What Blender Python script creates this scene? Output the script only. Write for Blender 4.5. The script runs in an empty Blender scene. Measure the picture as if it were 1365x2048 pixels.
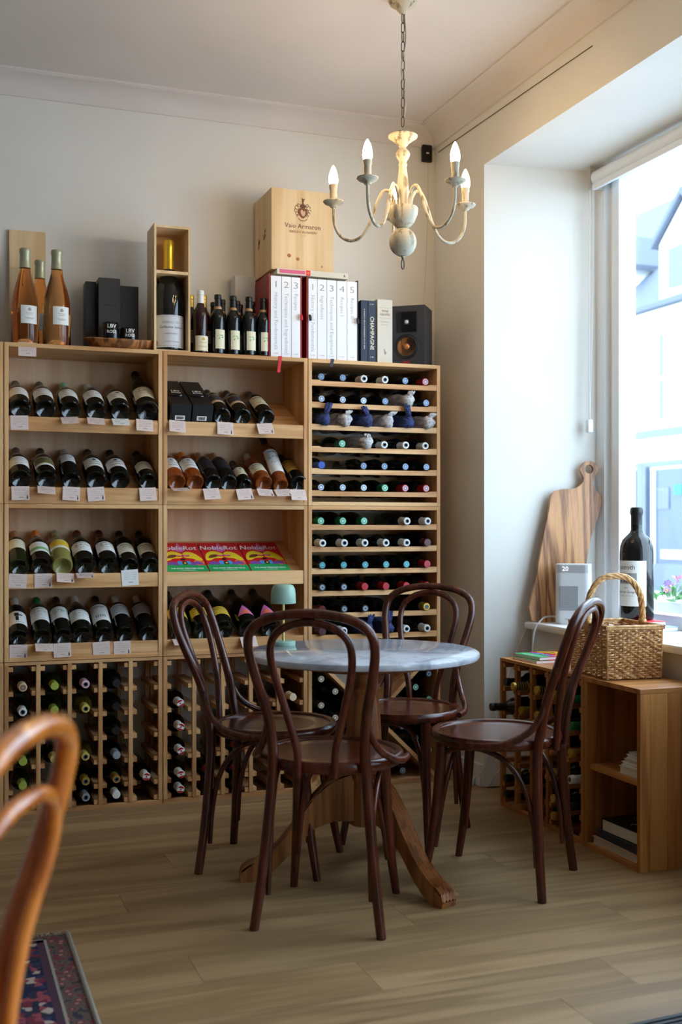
import bpy, bmesh, math, random
from mathutils import Vector, Matrix
random.seed(7)
S = bpy.context.scene
C = S.collection
PI = math.pi
R = math.radians

# ------------------------------------------------------------------ camera
cam = bpy.data.objects.new('camera', bpy.data.cameras.new('camera'))
C.objects.link(cam)
cam.location = (0, 0, 1.10)
cam.rotation_euler = (R(90), 0, R(-20.1))
cam.data.sensor_fit = 'VERTICAL'
cam.data.sensor_height = 36.0
cam.data.lens = 39.5
cam.data.shift_y = 0.01416
cam.data.clip_start = 0.05
cam.data.dof.use_dof = True
cam.data.dof.focus_distance = 4.0
cam.data.dof.aperture_fstop = 3.2
S.camera = cam

# ------------------------------------------------------------------ daylight
W = bpy.data.worlds.new('overcast_sky')
S.world = W
W.use_nodes = True
bg = W.node_tree.nodes['Background']
bg.inputs[0].default_value = (0.66, 0.83, 1.0, 1)
bg.inputs[1].default_value = 9.3
def portal(name, loc, rot, sx, sy):
    l = bpy.data.lights.new(name, 'AREA')
    l.shape = 'RECTANGLE'
    l.size, l.size_y = sx, sy
    l.cycles.is_portal = True
    o = bpy.data.objects.new(name, l)
    C.objects.link(o)
    o.location = loc
    o.rotation_euler = rot
portal('window_portal', (3.0, 2.85, 1.68), (0, R(90), 0), 1.95, 2.6)
portal('street_window_portal', (3.0, -0.7, 1.5), (0, R(90), 0), 2.3, 3.0)
S.view_settings.view_transform = 'Standard'
S.view_settings.look = 'None'
S.view_settings.exposure = 0.0
S.view_settings.gamma = 1.0
S.view_settings.use_curve_mapping = False
S.cycles.max_bounces = 10
S.cycles.diffuse_bounces = 6
S.cycles.glossy_bounces = 4
S.cycles.transmission_bounces = 8
S.cycles.transparent_max_bounces = 12
S.cycles.sample_clamp_indirect = 6.0
S.cycles.caustics_reflective = False
S.cycles.caustics_refractive = False
S.cycles.use_denoising = True

# ------------------------------------------------------------------ helpers
def lin(c):
    c = c / 255.0
    return c / 12.92 if c <= 0.04045 else ((c + 0.055) / 1.055) ** 2.4
def rgb(r, g, b):
    return (lin(r), lin(g), lin(b), 1)
MATS = {}
def P(name, base, rough=0.5, metal=0.0, trans=0.0, ior=1.45, emis=None, estr=0.0, coat=0.0, spec=0.5):
    m = bpy.data.materials.new(name)
    m.use_nodes = True
    b = m.node_tree.nodes['Principled BSDF']
    b.inputs['Base Color'].default_value = base
    b.inputs['Roughness'].default_value = rough
    b.inputs['Metallic'].default_value = metal
    b.inputs['Transmission Weight'].default_value = trans
    b.inputs['IOR'].default_value = ior
    b.inputs['Coat Weight'].default_value = coat
    b.inputs['Coat Roughness'].default_value = 0.12
    b.inputs['Specular IOR Level'].default_value = spec
    if emis:
        b.inputs['Emission Color'].default_value = emis
        b.inputs['Emission Strength'].default_value = estr
    MATS[name] = m
    return m
def nd(m, t, **kw):
    n = m.node_tree.nodes.new(t)
    for k, v in kw.items():
        setattr(n, k, v)
    return n
def ramp(m, stops):
    r = nd(m, 'ShaderNodeValToRGB')
    e = r.color_ramp.elements
    while len(e) < len(stops):
        e.new(0.5)
    for i, (p, c) in enumerate(stops):
        e[i].position = p
        e[i].color = c
    return r
def bump(m, src, strength, dist=0.002):
    L = m.node_tree.links
    b = m.node_tree.nodes['Principled BSDF']
    n = nd(m, 'ShaderNodeBump')
    n.inputs['Strength'].default_value = strength
    n.inputs['Distance'].default_value = dist
    L.new(src, n.inputs['Height'])
    L.new(n.outputs[0], b.inputs['Normal'])
def coords(m, scale, rnd=1.0):
    """object coordinates, shifted by a random amount for each object, then scaled"""
    L = m.node_tree.links
    tc = nd(m, 'ShaderNodeTexCoord')
    src = tc.outputs['Object']
    if rnd:
        oi = nd(m, 'ShaderNodeObjectInfo')
        mu = nd(m, 'ShaderNodeMath', operation='MULTIPLY')
        mu.inputs[1].default_value = 17.0 * rnd
        L.new(oi.outputs['Random'], mu.inputs[0])
        ad = nd(m, 'ShaderNodeVectorMath', operation='ADD')
        L.new(src, ad.inputs[0])
        L.new(mu.outputs[0], ad.inputs[1])
        src = ad.outputs[0]
    mp = nd(m, 'ShaderNodeMapping')
    mp.inputs['Scale'].default_value = scale
    L.new(src, mp.inputs[0])
    return mp.outputs[0]
def wood(name, light, dark, axis='x', rough=0.5, fine=1.0, coat=0.0, bands=9.0, vary=0.16, dist=3.0):
    """timber with growth rings running along one axis"""
    m = P(name, light, rough, coat=coat)
    L = m.node_tree.links
    b = m.node_tree.nodes['Principled BSDF']
    s = [bands, bands, bands]
    s['xyz'.index(axis)] = bands * 0.07
    v = coords(m, [q * fine for q in s])
    n1 = nd(m, 'ShaderNodeTexNoise')
    n1.inputs['Scale'].default_value = 1.0
    n1.inputs['Detail'].default_value = 3
    n1.inputs['Distortion'].default_value = 0.6
    L.new(v, n1.inputs['Vector'])
    mu = nd(m, 'ShaderNodeMath', operation='MULTIPLY')
    mu.inputs[1].default_value = dist * 9
    L.new(n1.outputs[0], mu.inputs[0])
    sn = nd(m, 'ShaderNodeMath', operation='SINE')
    L.new(mu.outputs[0], sn.inputs[0])
    n2 = nd(m, 'ShaderNodeTexNoise')
    n2.inputs['Scale'].default_value = 14.0
    n2.inputs['Detail'].default_value = 4
    L.new(v, n2.inputs['Vector'])
    mr = nd(m, 'ShaderNodeMapRange')
    mr.inputs['From Min'].default_value = -1
    L.new(sn.outputs[0], mr.inputs['Value'])
    mx = nd(m, 'ShaderNodeMath', operation='MULTIPLY_ADD')
    mx.inputs[1].default_value = 0.45
    L.new(mr.outputs[0], mx.inputs[0])
    m3 = nd(m, 'ShaderNodeMath', operation='MULTIPLY')
    m3.inputs[1].default_value = 0.55
    L.new(n2.outputs[0], m3.inputs[0])
    L.new(m3.outputs[0], mx.inputs[2])
    r = ramp(m, [(0.18, dark), (0.72, light)])
    L.new(mx.outputs[0], r.inputs[0])
    oi = nd(m, 'ShaderNodeObjectInfo')
    hv = nd(m, 'ShaderNodeHueSaturation')
    va = nd(m, 'ShaderNodeMapRange')
    va.inputs['To Min'].default_value = 1 - vary
    va.inputs['To Max'].default_value = 1 + vary
    L.new(oi.outputs['Random'], va.inputs['Value'])
    L.new(va.outputs[0], hv.inputs['Value'])
    L.new(r.outputs[0], hv.inputs['Color'])
    L.new(hv.outputs[0], b.inputs['Base Color'])
    bump(m, mx.outputs[0], 0.12, 0.001)
    return m
def plaster(name, base, bscale=55.0, bs=0.08):
    m = P(name, base, 0.85, spec=0.2)
    L = m.node_tree.links
    b = m.node_tree.nodes['Principled BSDF']
    v = coords(m, (1, 1, 1), 0)
    n = nd(m, 'ShaderNodeTexNoise')
    n.inputs['Scale'].default_value = bscale
    n.inputs['Detail'].default_value = 5
    L.new(v, n.inputs['Vector'])
    n2 = nd(m, 'ShaderNodeTexNoise')
    n2.inputs['Scale'].default_value = 1.6
    n2.inputs['Detail'].default_value = 4
    L.new(v, n2.inputs['Vector'])
    d = tuple(q * 0.93 for q in base[:3]) + (1,)
    r = ramp(m, [(0.35, d), (0.65, base)])
    L.new(n2.outputs[0], r.inputs[0])
    L.new(r.outputs[0], b.inputs['Base Color'])
    bump(m, n.outputs[0], bs, 0.004)
    return m

class G:
    """collects faces for one mesh"""
    def __init__(s):
        s.v, s.f, s.sm = [], [], []
    def add(s, vs, fs, smooth=False):
        o = len(s.v)
        s.v += [tuple(q) for q in vs]
        s.f += [tuple(i + o for i in f) for f in fs]
        s.sm += [smooth] * len(fs)
        return s
    def box(s, x0, x1, y0, y1, z0, z1):
        return s.add([(x0, y0, z0), (x1, y0, z0), (x1, y1, z0), (x0, y1, z0), (x0, y0, z1), (x1, y0, z1), (x1, y1, z1), (x0, y1, z1)],
                     [(3, 2, 1, 0), (4, 5, 6, 7), (0, 1, 5, 4), (1, 2, 6, 5), (2, 3, 7, 6), (3, 0, 4, 7)])
    def bbox(s, x0, x1, y0, y1, z0, z1, b=0.002):
        """box with chamfered edges"""
        bm = bmesh.new()
        bmesh.ops.create_cube(bm, size=1.0)
        for q in bm.verts:
            q.co = ((x0 + x1) / 2 + q.co.x * (x1 - x0), (y0 + y1) / 2 + q.co.y * (y1 - y0), (z0 + z1) / 2 + q.co.z * (z1 - z0))
        bmesh.ops.bevel(bm, geom=list(bm.edges), offset=b, segments=2, profile=0.6, affect='EDGES')
        bm.verts.index_update()
        s.add([q.co for q in bm.verts], [[q.index for q in f.verts] for f in bm.faces])
        bm.free()
        return s
    def hexa(s, b4, t4):
        """prism between two quads (bottom, top)"""
        return s.add(list(b4) + list(t4), [(3, 2, 1, 0), (4, 5, 6, 7), (0, 1, 5, 4), (1, 2, 6, 5), (2, 3, 7, 6), (3, 0, 4, 7)])
    def prism(s, poly, fn, a, b, smooth=False):
        """polygon extruded from a to b; fn(p, q, t) gives the point"""
        n = len(poly)
        vs = [fn(p, q, a) for p, q in poly] + [fn(p, q, b) for p, q in poly]
        s.add(vs, [tuple(range(n))[::-1], tuple(range(n, 2 * n))])
        s.add(vs, [(i, (i + 1) % n, (i + 1) % n + n, i + n) for i in range(n)], smooth)
        return s
    def lathe(s, prof, n=24, at=(0, 0, 0), mat=None, smooth=True):
        vs, fs = [], []
        m = len(prof)
        for r, z in prof:
            for k in range(n):
                a = 2 * PI * k / n
                p = Vector((at[0] + r * math.cos(a), at[1] + r * math.sin(a), at[2] + z))
                vs.append(mat @ p if mat else p)
        for i in range(m - 1):
            for k in range(n):
                fs.append((i * n + k, i * n + (k + 1) % n, (i + 1) * n + (k + 1) % n, (i + 1) * n + k))
        if prof[0][0] > 1e-6:
            fs.append(tuple(range(n))[::-1])
        if prof[-1][0] > 1e-6:
            fs.append(tuple((m - 1) * n + k for k in range(n)))
        return s.add(vs, fs, smooth)
    def tube(s, pts, rad, n=10, closed=False, sub=6, flat=1.0):
        """round bar along a smooth curve through pts; rad number or list"""
        pts = [Vector(p) for p in pts]
        rr = rad if isinstance(rad, (list, tuple)) else [rad] * len(pts)
        P_, R_ = [], []
        N = len(pts)
        for i in range(N if closed else N - 1):
            p0 = pts[i - 1] if (i > 0 or closed) else pts[0] * 2 - pts[1]
            p1, p2 = pts[i], pts[(i + 1) % N]
            p3 = pts[(i + 2) % N] if (i + 2 < N or closed) else p2 * 2 - p1
            for k in range(sub):
                t = k / sub
                P_.append(0.5 * ((2 * p1) + (p2 - p0) * t + (2 * p0 - 5 * p1 + 4 * p2 - p3) * t * t + (3 * p1 - p0 - 3 * p2 + p3) * t ** 3))
                R_.append(rr[i] * (1 - t) + rr[(i + 1) % N] * t)
        if not closed:
            P_.append(pts[-1])
            R_.append(rr[-1])
        M = len(P_)
        T = []
        for i in range(M):
            a = P_[i - 1] if (i > 0 or closed) else P_[0]
            b = P_[(i + 1) % M] if (i < M - 1 or closed) else P_[-1]
            T.append((b - a).normalized())
        u = T[0].orthogonal().normalized()
        vs, fs = [], []
        for i in range(M):
            u = (u - T[i] * u.dot(T[i])).normalized()
            w = T[i].cross(u)
            for k in range(n):
                a = 2 * PI * k / n
                vs.append(P_[i] + (u * math.cos(a) * flat + w * math.sin(a)) * R_[i])
        for i in range(M if closed else M - 1):
            j = (i + 1) % M
            for k in range(n):
                fs.append((i * n + k, i * n + (k + 1) % n, j * n + (k + 1) % n, j * n + k))
        if not closed:
            fs.append(tuple(range(n))[::-1])
            fs.append(tuple((M - 1) * n + k for k in range(n)))
        return s.add(vs, fs, True)
    def patch(s, r, z0, z1, a0, a1, n=10, th=0.0004):
        """paper wrapped round a cylinder of radius r; angle 0 faces -Y"""
        vs, fs = [], []
        for k in range(n + 1):
            a = a0 + (a1 - a0) * k / n
            for q in (r + th, r):
                for z in (z0, z1):
                    vs.append((q * math.sin(a), -q * math.cos(a), z))
        for k in range(n):
            i = 4 * k
            fs += [(i, i + 4, i + 5, i + 1), (i + 1, i + 5, i + 7, i + 3), (i + 4, i, i + 2, i + 6)]
        fs += [(0, 1, 3, 2), (4 * n + 1, 4 * n, 4 * n + 2, 4 * n + 3)]
        return s.add(vs, fs, True)
    def map(s, fn):
        s.v = [tuple(fn(*p)) for p in s.v]
        return s
    def mesh(s, name='mesh', angle=38):
        me = bpy.data.meshes.new(name)
        me.from_pydata(s.v, [], s.f)
        me.polygons.foreach_set('use_smooth', s.sm)
        me.update()
        if any(s.sm):
            me.set_sharp_from_angle(angle=R(angle))
        return me

def ob(name, me, mat=None, parent=None, loc=None, rot=None):
    if isinstance(me, G):
        me = me.mesh(name)
    o = bpy.data.objects.new(name, me)
    C.objects.link(o)
    if mat is not None and me is not None:
        mt = MATS[mat] if isinstance(mat, str) else mat
        if len(me.materials) == 0:
            me.materials.append(mt)
        elif me.materials[0] != mt:
            o.material_slots[0].link = 'OBJECT'
            o.material_slots[0].material = mt
    if parent:
        o.parent = parent
    if loc is not None:
        o.location = loc
    if rot is not None:
        o.rotation_euler = rot
    return o
def tag(o, label, cat, group=None):
    o['label'] = label
    o['category'] = cat
    if group:
        o['group'] = group
    return o
def thing(name, label, cat, loc=(0, 0, 0), rz=0.0, group=None, rot=None):
    o = ob(name, None, None, None, loc, rot if rot else (0, 0, rz))
    o.empty_display_size = 0.05
    return tag(o, label, cat, group)
def struct(name, g, mat, parent=None, loc=None):
    o = ob(name, g, mat, parent, loc)
    if not parent:
        o['kind'] = 'structure'
    return o
def copy_tree(src, loc, rot, label=None, parent=None):
    c = src.copy()
    C.objects.link(c)
    c.parent = parent
    if parent is None:
        c.location = loc
        c.rotation_euler = rot
        if label:
            c['label'] = label
    for ch in src.children:
        copy_tree(ch, None, None, None, c)
    return c
TXT = {}
def text_geo(s, size, fn, bold=0.0, shear=0.0, align='CENTER', sx=1.0):
    """flat lettering; fn(x, y) places each point"""
    key = (s, bold, shear, align)
    if key not in TXT:
        cu = bpy.data.curves.new('lettering', 'FONT')
        cu.body = s
        cu.size = 1.0
        cu.align_x = align
        cu.align_y = 'CENTER'
        cu.offset = bold
        cu.shear = shear
        cu.resolution_u = 2
        o = bpy.data.objects.new('lettering', cu)
        C.objects.link(o)
        dg = bpy.context.evaluated_depsgraph_get()
        me = bpy.data.meshes.new_from_object(o.evaluated_get(dg))
        TXT[key] = ([tuple(v.co) for v in me.vertices], [tuple(p.vertices) for p in me.polygons])
        bpy.data.objects.remove(o)
        bpy.data.curves.remove(cu)
        bpy.data.meshes.remove(me)
    V, F = TXT[key]
    g = G()
    g.add([fn(x * size * sx, y * size) for x, y, z in V], F)
    return g
def tiny_print(width, height, fn, seed=1, align='CENTER'):
    """print too small to read: a row of short strokes"""
    rg = random.Random(seed)
    g = G()
    x = 0.0 if align == 'LEFT' else -width / 2
    end = x + width
    while x < end:
        w_ = min(rg.uniform(.3, .8) * height, end - x)
        for (a, b) in ((x, x + w_ * .28), (x + w_ * .45, x + w_)):
            h_ = height * rg.uniform(.32, .5)
            g.add([fn(a, -h_), fn(b, -h_), fn(b, h_), fn(a, h_)], [(0, 1, 2, 3)])
        x += w_ + (height * .25 if rg.random() < .75 else height * .8)
    return g
ORD = ['first', 'second', 'third', 'fourth', 'fifth', 'sixth', 'seventh', 'eighth', 'ninth', 'tenth', 'eleventh', 'twelfth']

# ------------------------------------------------------------------ materials
plaster('wall_paint', rgb(232, 229, 221))
plaster('ceiling_paint', rgb(226, 218, 212), 90, 0.05)
plaster('far_paint', rgb(150, 140, 124))
plaster('sill_paint', rgb(236, 232, 225), 60, 0.03)
P('white_gloss', rgb(235, 238, 240), 0.35)
for ax in 'xyz':
    wood('pine_' + ax, rgb(224, 177, 122), rgb(190, 132, 76), ax, 0.55, bands=7, vary=0.07)
    wood('rack_pine_' + ax, rgb(208, 160, 108), rgb(170, 116, 68), ax, 0.6, bands=8, vary=0.09)
    wood('amber_pine_' + ax, rgb(190, 130, 68), rgb(146, 86, 38), ax, 0.5, bands=6, vary=0.12)
wood('ply', rgb(222, 190, 156), rgb(204, 162, 126), 'z', 0.6, bands=4, vary=0.04)
wood('crate_wood', rgb(232, 204, 160), rgb(214, 178, 128), 'z', 0.6, bands=5, vary=0.05)
wood('bentwood', rgb(88, 36, 19), rgb(54, 19, 9), 'z', 0.26, bands=14, coat=0.12, vary=0.06)
wood('seat_veneer', rgb(104, 48, 26), rgb(58, 23, 11), 'y', 0.2, bands=10, coat=0.5, vary=0.06)
wood('honey_bentwood', rgb(222, 128, 46), rgb(164, 78, 22), 'z', 0.2, bands=10, coat=0.8, vary=0.02)
wood('table_oak', rgb(158, 98, 50), rgb(104, 58, 27), 'z', 0.4, bands=12, coat=0.1, vary=0.05)
wood('olive_wood', rgb(196, 142, 92), rgb(108, 62, 34), 'z', 0.4, bands=13, vary=0.02, dist=3.5)
wood('tray_wood', rgb(176, 118, 66), rgb(84, 48, 24), 'z', 0.45, bands=12, vary=0.02, dist=5)
wood('vinyl_plank', rgb(168, 136, 96), rgb(136, 106, 70), 'x', 0.42, bands=6, vary=0.09, dist=2.6)
P('dark_glass', rgb(16, 18, 15), 0.06, ior=1.5)
P('green_glass', rgb(24, 34, 16), 0.06, ior=1.5)
P('red_wine_glass', rgb(40, 14, 12), 0.06, ior=1.5)
P('olive_glass', rgb(96, 84, 24), 0.06, trans=0.3, ior=1.4)
P('rose_glass', rgb(255, 186, 116), 0.02, trans=1.0, ior=1.34)
P('amber_glass', rgb(214, 110, 48), 0.04, trans=0.75, ior=1.36)
P('clear_glass', rgb(236, 232, 216), 0.03, trans=0.9, ior=1.36)
P('white_wine_glass', rgb(214, 210, 120), 0.04, trans=0.7, ior=1.36)
for n, c, r, mt in [('black', (22, 21, 22), .35, 0), ('grey', (92, 86, 80), .4, .2), ('white', (226, 226, 220), .4, 0), ('red', (170, 28, 36), .35, .1),
                    ('dark_red', (92, 20, 24), .35, .1), ('plum', (86, 44, 52), .4, .1), ('green', (30, 120, 78), .4, .1), ('mint', (150, 214, 180), .35, .1),
                    ('lime', (160, 176, 70), .4, .1), ('yellow', (206, 190, 96), .4, .1), ('gold', (196, 160, 70), .3, .6), ('silver', (176, 186, 200), .3, .5),
                    ('steel_blue', (120, 142, 172), .35, .3), ('blue', (48, 84, 168), .4, .1), ('navy', (24, 34, 82), .4, 0), ('teal', (72, 176, 186), .3, .2),
                    ('orange', (226, 128, 36), .4, 0), ('tan', (178, 132, 88), .5, 0), ('pink', (222, 178, 190), .4, 0), ('sage', (174, 172, 140), .35, .3),
                    ('cream', (226, 206, 170), .5, 0), ('slate', (84, 96, 110), .4, .2), ('brown', (98, 62, 40), .5, 0)]:
    P('foil_' + n, rgb(*c), r, mt)
for n, c in [('white', (228, 226, 220)), ('cream', (226, 216, 184)), ('ivory', (232, 226, 206)), ('tan', (206, 172, 134)), ('yellow', (228, 190, 60)), ('gold', (196, 156, 70)),
             ('olive', (106, 100, 56)), ('grey', (186, 176, 172)), ('black', (26, 24, 24)), ('green', (120, 176, 110)), ('pink', (216, 96, 130)), ('orange', (232, 116, 70)),
             ('red', (214, 26, 34)), ('violet', (128, 74, 160)), ('blue', (70, 150, 210)), ('magenta', (224, 110, 170)), ('sunny', (244, 214, 40)), ('grass', (24, 160, 84)),
             ('navy', (42, 52, 70)), ('blush', (222, 198, 188)), ('brown', (120, 66, 36)), ('sepia', (96, 62, 40)), ('linen', (214, 204, 186)), ('mid_grey', (150, 148, 146)), ('ink', (60, 58, 62)), ('snow', (240, 240, 242)),
             ('fog', (206, 206, 208)), ('sky', (150, 180, 215))]:
    P('paper_' + n, rgb(*c), 0.6)
P('black_card', rgb(28, 28, 29), 0.45)
P('dark_grey_card', rgb(58, 57, 56), 0.4)
P('black_gloss', rgb(14, 15, 18), 0.12)
P('ribbon_red', rgb(206, 24, 34), 0.5)
P('leather_red', rgb(150, 26, 30), 0.4)
P('gold_foil', rgb(214, 178, 60), 0.28, 0.7)
P('brass', rgb(206, 186, 120), 0.3, 0.7)
P('sage_enamel', rgb(146, 178, 160), 0.35)
P('iron', rgb(96, 84, 66), 0.5, 0.4)
P('steel', rgb(206, 208, 214), 0.3, 0.35)
P('speaker_black', rgb(46, 48, 54), 0.5)
P('rubber', rgb(20, 20, 22), 0.45)
P('copper', rgb(196, 128, 76), 0.32, 0.7)
P('white_plastic', rgb(226, 230, 234), 0.35)
P('grey_mesh', rgb(160, 166, 172), 0.6)
P('led', rgb(240, 240, 255), 0.5, emis=(0.9, 0.92, 1, 1), estr=1.5)
P('cable_white', rgb(214, 214, 212), 0.5)
P('cable_grey', rgb(176, 170, 160), 0.5)
P('bulb_glow', rgb(255, 240, 215), 0.4, emis=(1.0, 0.68, 0.34, 1), estr=125.0)
P('flower_purple', rgb(168, 128, 206), 0.6)
P('flower_pink', rgb(226, 140, 190), 0.6)
P('flower_yellow', rgb(246, 206, 90), 0.6)
P('leaf', rgb(90, 150, 80), 0.6)
P('render_white', rgb(236, 236, 232), 0.8)
P('slate_roof', rgb(80, 88, 102), 0.7)
P('shop_blue', rgb(92, 100, 112), 0.5)
P('shop_glass', rgb(70, 82, 102), 0.15)
P('shop_dark', rgb(30, 28, 32), 0.5)
P('poster_teal', rgb(40, 110, 140), 0.5)
P('room_glass', rgb(84, 98, 106), 0.15)
P('asphalt', rgb(176, 178, 182), 0.9)
P('mat_grey', rgb(70, 74, 80), 0.95)
P('knot_brown', rgb(168, 104, 54), 0.6)
P('stain_tan', rgb(216, 178, 124), 0.6)

def make_special():
    # white distressed chandelier paint
    m = P('cream_crackle', rgb(206, 196, 172), 0.55)
    L = m.node_tree.links
    v = coords(m, (40, 40, 12), 0)
    n = nd(m, 'ShaderNodeTexNoise')
    n.inputs['Scale'].default_value = 1.4
    n.inputs['Detail'].default_value = 6
    L.new(v, n.inputs['Vector'])
    r = ramp(m, [(0.36, rgb(140, 124, 96)), (0.48, rgb(206, 196, 172))])
    L.new(n.outputs[0], r.inputs[0])
    L.new(r.outputs[0], m.node_tree.nodes['Principled BSDF'].inputs['Base Color'])
    bump(m, n.outputs[0], 0.3)
    # marble
    m = P('marble', rgb(206, 214, 226), 0.14, coat=0.6)
    L = m.node_tree.links
    v = coords(m, (3, 3, 3), 0)
    n = nd(m, 'ShaderNodeTexNoise')
    n.inputs['Scale'].default_value = 2.2
    n.inputs['Detail'].default_value = 8
    n.inputs['Distortion'].default_value = 1.6
    L.new(v, n.inputs['Vector'])
    r = ramp(m, [(0.34, rgb(160, 166, 178)), (0.46, rgb(196, 202, 212)), (0.56, rgb(208, 214, 224)), (0.68, rgb(180, 186, 200))])
    L.new(n.outputs[0], r.inputs[0])
    L.new(r.outputs[0], m.node_tree.nodes['Principled BSDF'].inputs['Base Color'])
    # willow
    m = P('willow', rgb(200, 154, 98), 0.55)
    L = m.node_tree.links
    v = coords(m, (30, 30, 30), 0)
    n = nd(m, 'ShaderNodeTexNoise')
    n.inputs['Scale'].default_value = 2.0
    n.inputs['Detail'].default_value = 3
    L.new(v, n.inputs['Vector'])
    r = ramp(m, [(0.3, rgb(140, 92, 50)), (0.55, rgb(196, 148, 92)), (0.75, rgb(224, 188, 134))])
    L.new(n.outputs[0], r.inputs[0])
    L.new(r.outputs[0], m.node_tree.nodes['Principled BSDF'].inputs['Base Color'])
    # tissue
    for nm, a, b_ in (('tissue_grey', (206, 202, 200), (150, 146, 146)), ('tissue_navy', (52, 66, 116), (22, 30, 66))):
        m = P(nm, rgb(*a), 0.75)
        L = m.node_tree.links
        v = coords(m, (60, 60, 14))
        n = nd(m, 'ShaderNodeTexNoise')
        n.inputs['Scale'].default_value = 1.6
        n.inputs['Detail'].default_value = 5
        L.new(v, n.inputs['Vector'])
        r = ramp(m, [(0.35, rgb(*b_)), (0.6, rgb(*a))])
        L.new(n.outputs[0], r.inputs[0])
        L.new(r.outputs[0], m.node_tree.nodes['Principled BSDF'].inputs['Base Color'])
        bump(m, n.outputs[0], 0.8, 0.004)
    # clear pane: lets light straight through, mirrors a little at grazing angles
    m = bpy.data.materials.new('window_glass')
    m.use_nodes = True
    MATS['window_glass'] = m
    nt = m.node_tree
    nt.nodes.remove(nt.nodes['Principled BSDF'])
    tr = nd(m, 'ShaderNodeBsdfTransparent')
    tr.inputs[0].default_value = (0.95, 0.98, 1, 1)
    gl = nd(m, 'ShaderNodeBsdfGlossy')
    gl.inputs['Roughness'].default_value = 0.02
    mx = nd(m, 'ShaderNodeMixShader')
    mx.inputs[0].default_value = 0.04
    nt.links.new(tr.outputs[0], mx.inputs[1])
    nt.links.new(gl.outputs[0], mx.inputs[2])
    nt.links.new(mx.outputs[0], nt.nodes['Material Output'].inputs[0])
    # woven rug: field of medallions in navy, rose and ivory
    m = P('rug_pile', rgb(110, 60, 64), 0.95, spec=0.1)
    L = m.node_tree.links
    v = coords(m, (1, 1, 1), 0)
    n = nd(m, 'ShaderNodeTexNoise')
    n.inputs['Scale'].default_value = 60
    n.inputs['Detail'].default_value = 3
    L.new(v, n.inputs['Vector'])
    last = None
    for sc, metric in ((22, 'MANHATTAN'), (55, 'CHEBYCHEV')):
        vo = nd(m, 'ShaderNodeTexVoronoi', distance=metric)
        vo.inputs['Scale'].default_value = sc
        vo.inputs['Randomness'].default_value = 0.75
        L.new(v, vo.inputs['Vector'])
        sp = nd(m, 'ShaderNodeSeparateColor')
        L.new(vo.outputs['Color'], sp.inputs[0])
        r = ramp(m, [(0.0, rgb(42, 46, 68)), (0.34, rgb(146, 72, 82)), (0.5, rgb(54, 50, 66)), (0.66, rgb(176, 158, 144)), (0.74, rgb(112, 52, 62)), (0.9, rgb(52, 58, 84))])
        r.color_ramp.interpolation = 'CONSTANT'
        L.new(sp.outputs[0], r.inputs[0])
        if last is None:
            last = (r, vo)
    gt = nd(m, 'ShaderNodeMath', operation='GREATER_THAN')
    gt.inputs[1].default_value = 0.42
    L.new(last[1].outputs['Distance'], gt.inputs[0])
    mx = nd(m, 'ShaderNodeMix', data_type='RGBA')
    L.new(gt.outputs[0], mx.inputs['Factor'])
    L.new(last[0].outputs[0], mx.inputs['A'])
    L.new(r.outputs[0], mx.inputs['B'])
    L.new(mx.outputs['Result'], m.node_tree.nodes['Principled BSDF'].inputs['Base Color'])
    bump(m, n.outputs[0], 0.5, 0.003)
    m = P('rug_border', rgb(104, 84, 78), 0.95, spec=0.1)
    L = m.node_tree.links
    v = coords(m, (1, 1, 1), 0)
    n = nd(m, 'ShaderNodeTexVoronoi')
    n.inputs['Scale'].default_value = 42
    L.new(v, n.inputs['Vector'])
    r = ramp(m, [(0.0, rgb(150, 120, 104)), (0.25, rgb(112, 56, 62)), (0.45, rgb(96, 84, 76)), (0.7, rgb(62, 56, 66))])
    r.color_ramp.interpolation = 'CONSTANT'
    L.new(n.outputs['Distance'], r.inputs[0])
    L.new(r.outputs[0], m.node_tree.nodes['Principled BSDF'].inputs['Base Color'])
    P('rug_line', rgb(70, 44, 58), 0.95)
    P('rug_edge', rgb(150, 140, 128), 0.95)
make_special()

# ================================================================== the room
XR, XO, YB, ZC = 2.20, 2.88, 4.75, 2.93          # right wall, outer face, back wall, ceiling
struct('wall_back', G().box(-2.7, XR, YB, YB + 0.12, 0, ZC), 'wall_paint')
struct('wall_left', G().box(-2.72, -2.6, -3.0, YB, 0, ZC), 'far_paint')
struct('wall_front', G().box(-2.7, XO, -3.12, -3.0, 0, ZC), 'far_paint')
g = G()
g.hexa([(XR, 4.25, 0), (XO, 4.145, 0), (XO, YB + 0.12, 0), (XR, YB + 0.12, 0)], [(XR, 4.25, 2.63), (XO, 4.145, 2.63), (XO, YB + 0.12, 2.63), (XR, YB + 0.12, 2.63)])
g.box(XR, XO, -3.0, YB + 0.12, 2.63, ZC)
g.box(2.40, XO, 1.55, 4.20, 0, 0.665)
g.box(XR, XO, 0.85, 1.55, 0, 2.63)
g.box(2.60, XO, -2.2, 0.85, 0, 0.30)
g.box(XR, XO, -3.0, -2.2, 0, 2.63)
struct('wall_right', g, 'wall_paint')
struct('ceiling', G().box(-2.72, XO, -3.12, YB + 0.12, ZC, ZC + 0.1), 'ceiling_paint')
# coved cornice on both walls
cove = [(0, 2.850), (0.010, 2.850), (0.012, 2.862)] + [(0.100 - 0.086 * math.cos(R(a)), 2.862 + 0.056 * math.sin(R(a))) for a in range(8, 90, 9)] + [(0.100, 2.921), (0.108, 2.921), (0.108, ZC), (0, ZC)]
struct('trim_1', G().prism(cove, lambda p, q, t: (t, YB - p, q), -2.6, XR, False), 'ceiling_paint')
struct('trim_2', G().prism(cove[::-1], lambda p, q, t: (XR - p, t, q), -3.0, YB, False), 'ceiling_paint')
struct('baseboard_right', G().box(XR - 0.014, XR, 4.262, YB, 0, 0.09), 'white_gloss')

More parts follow.
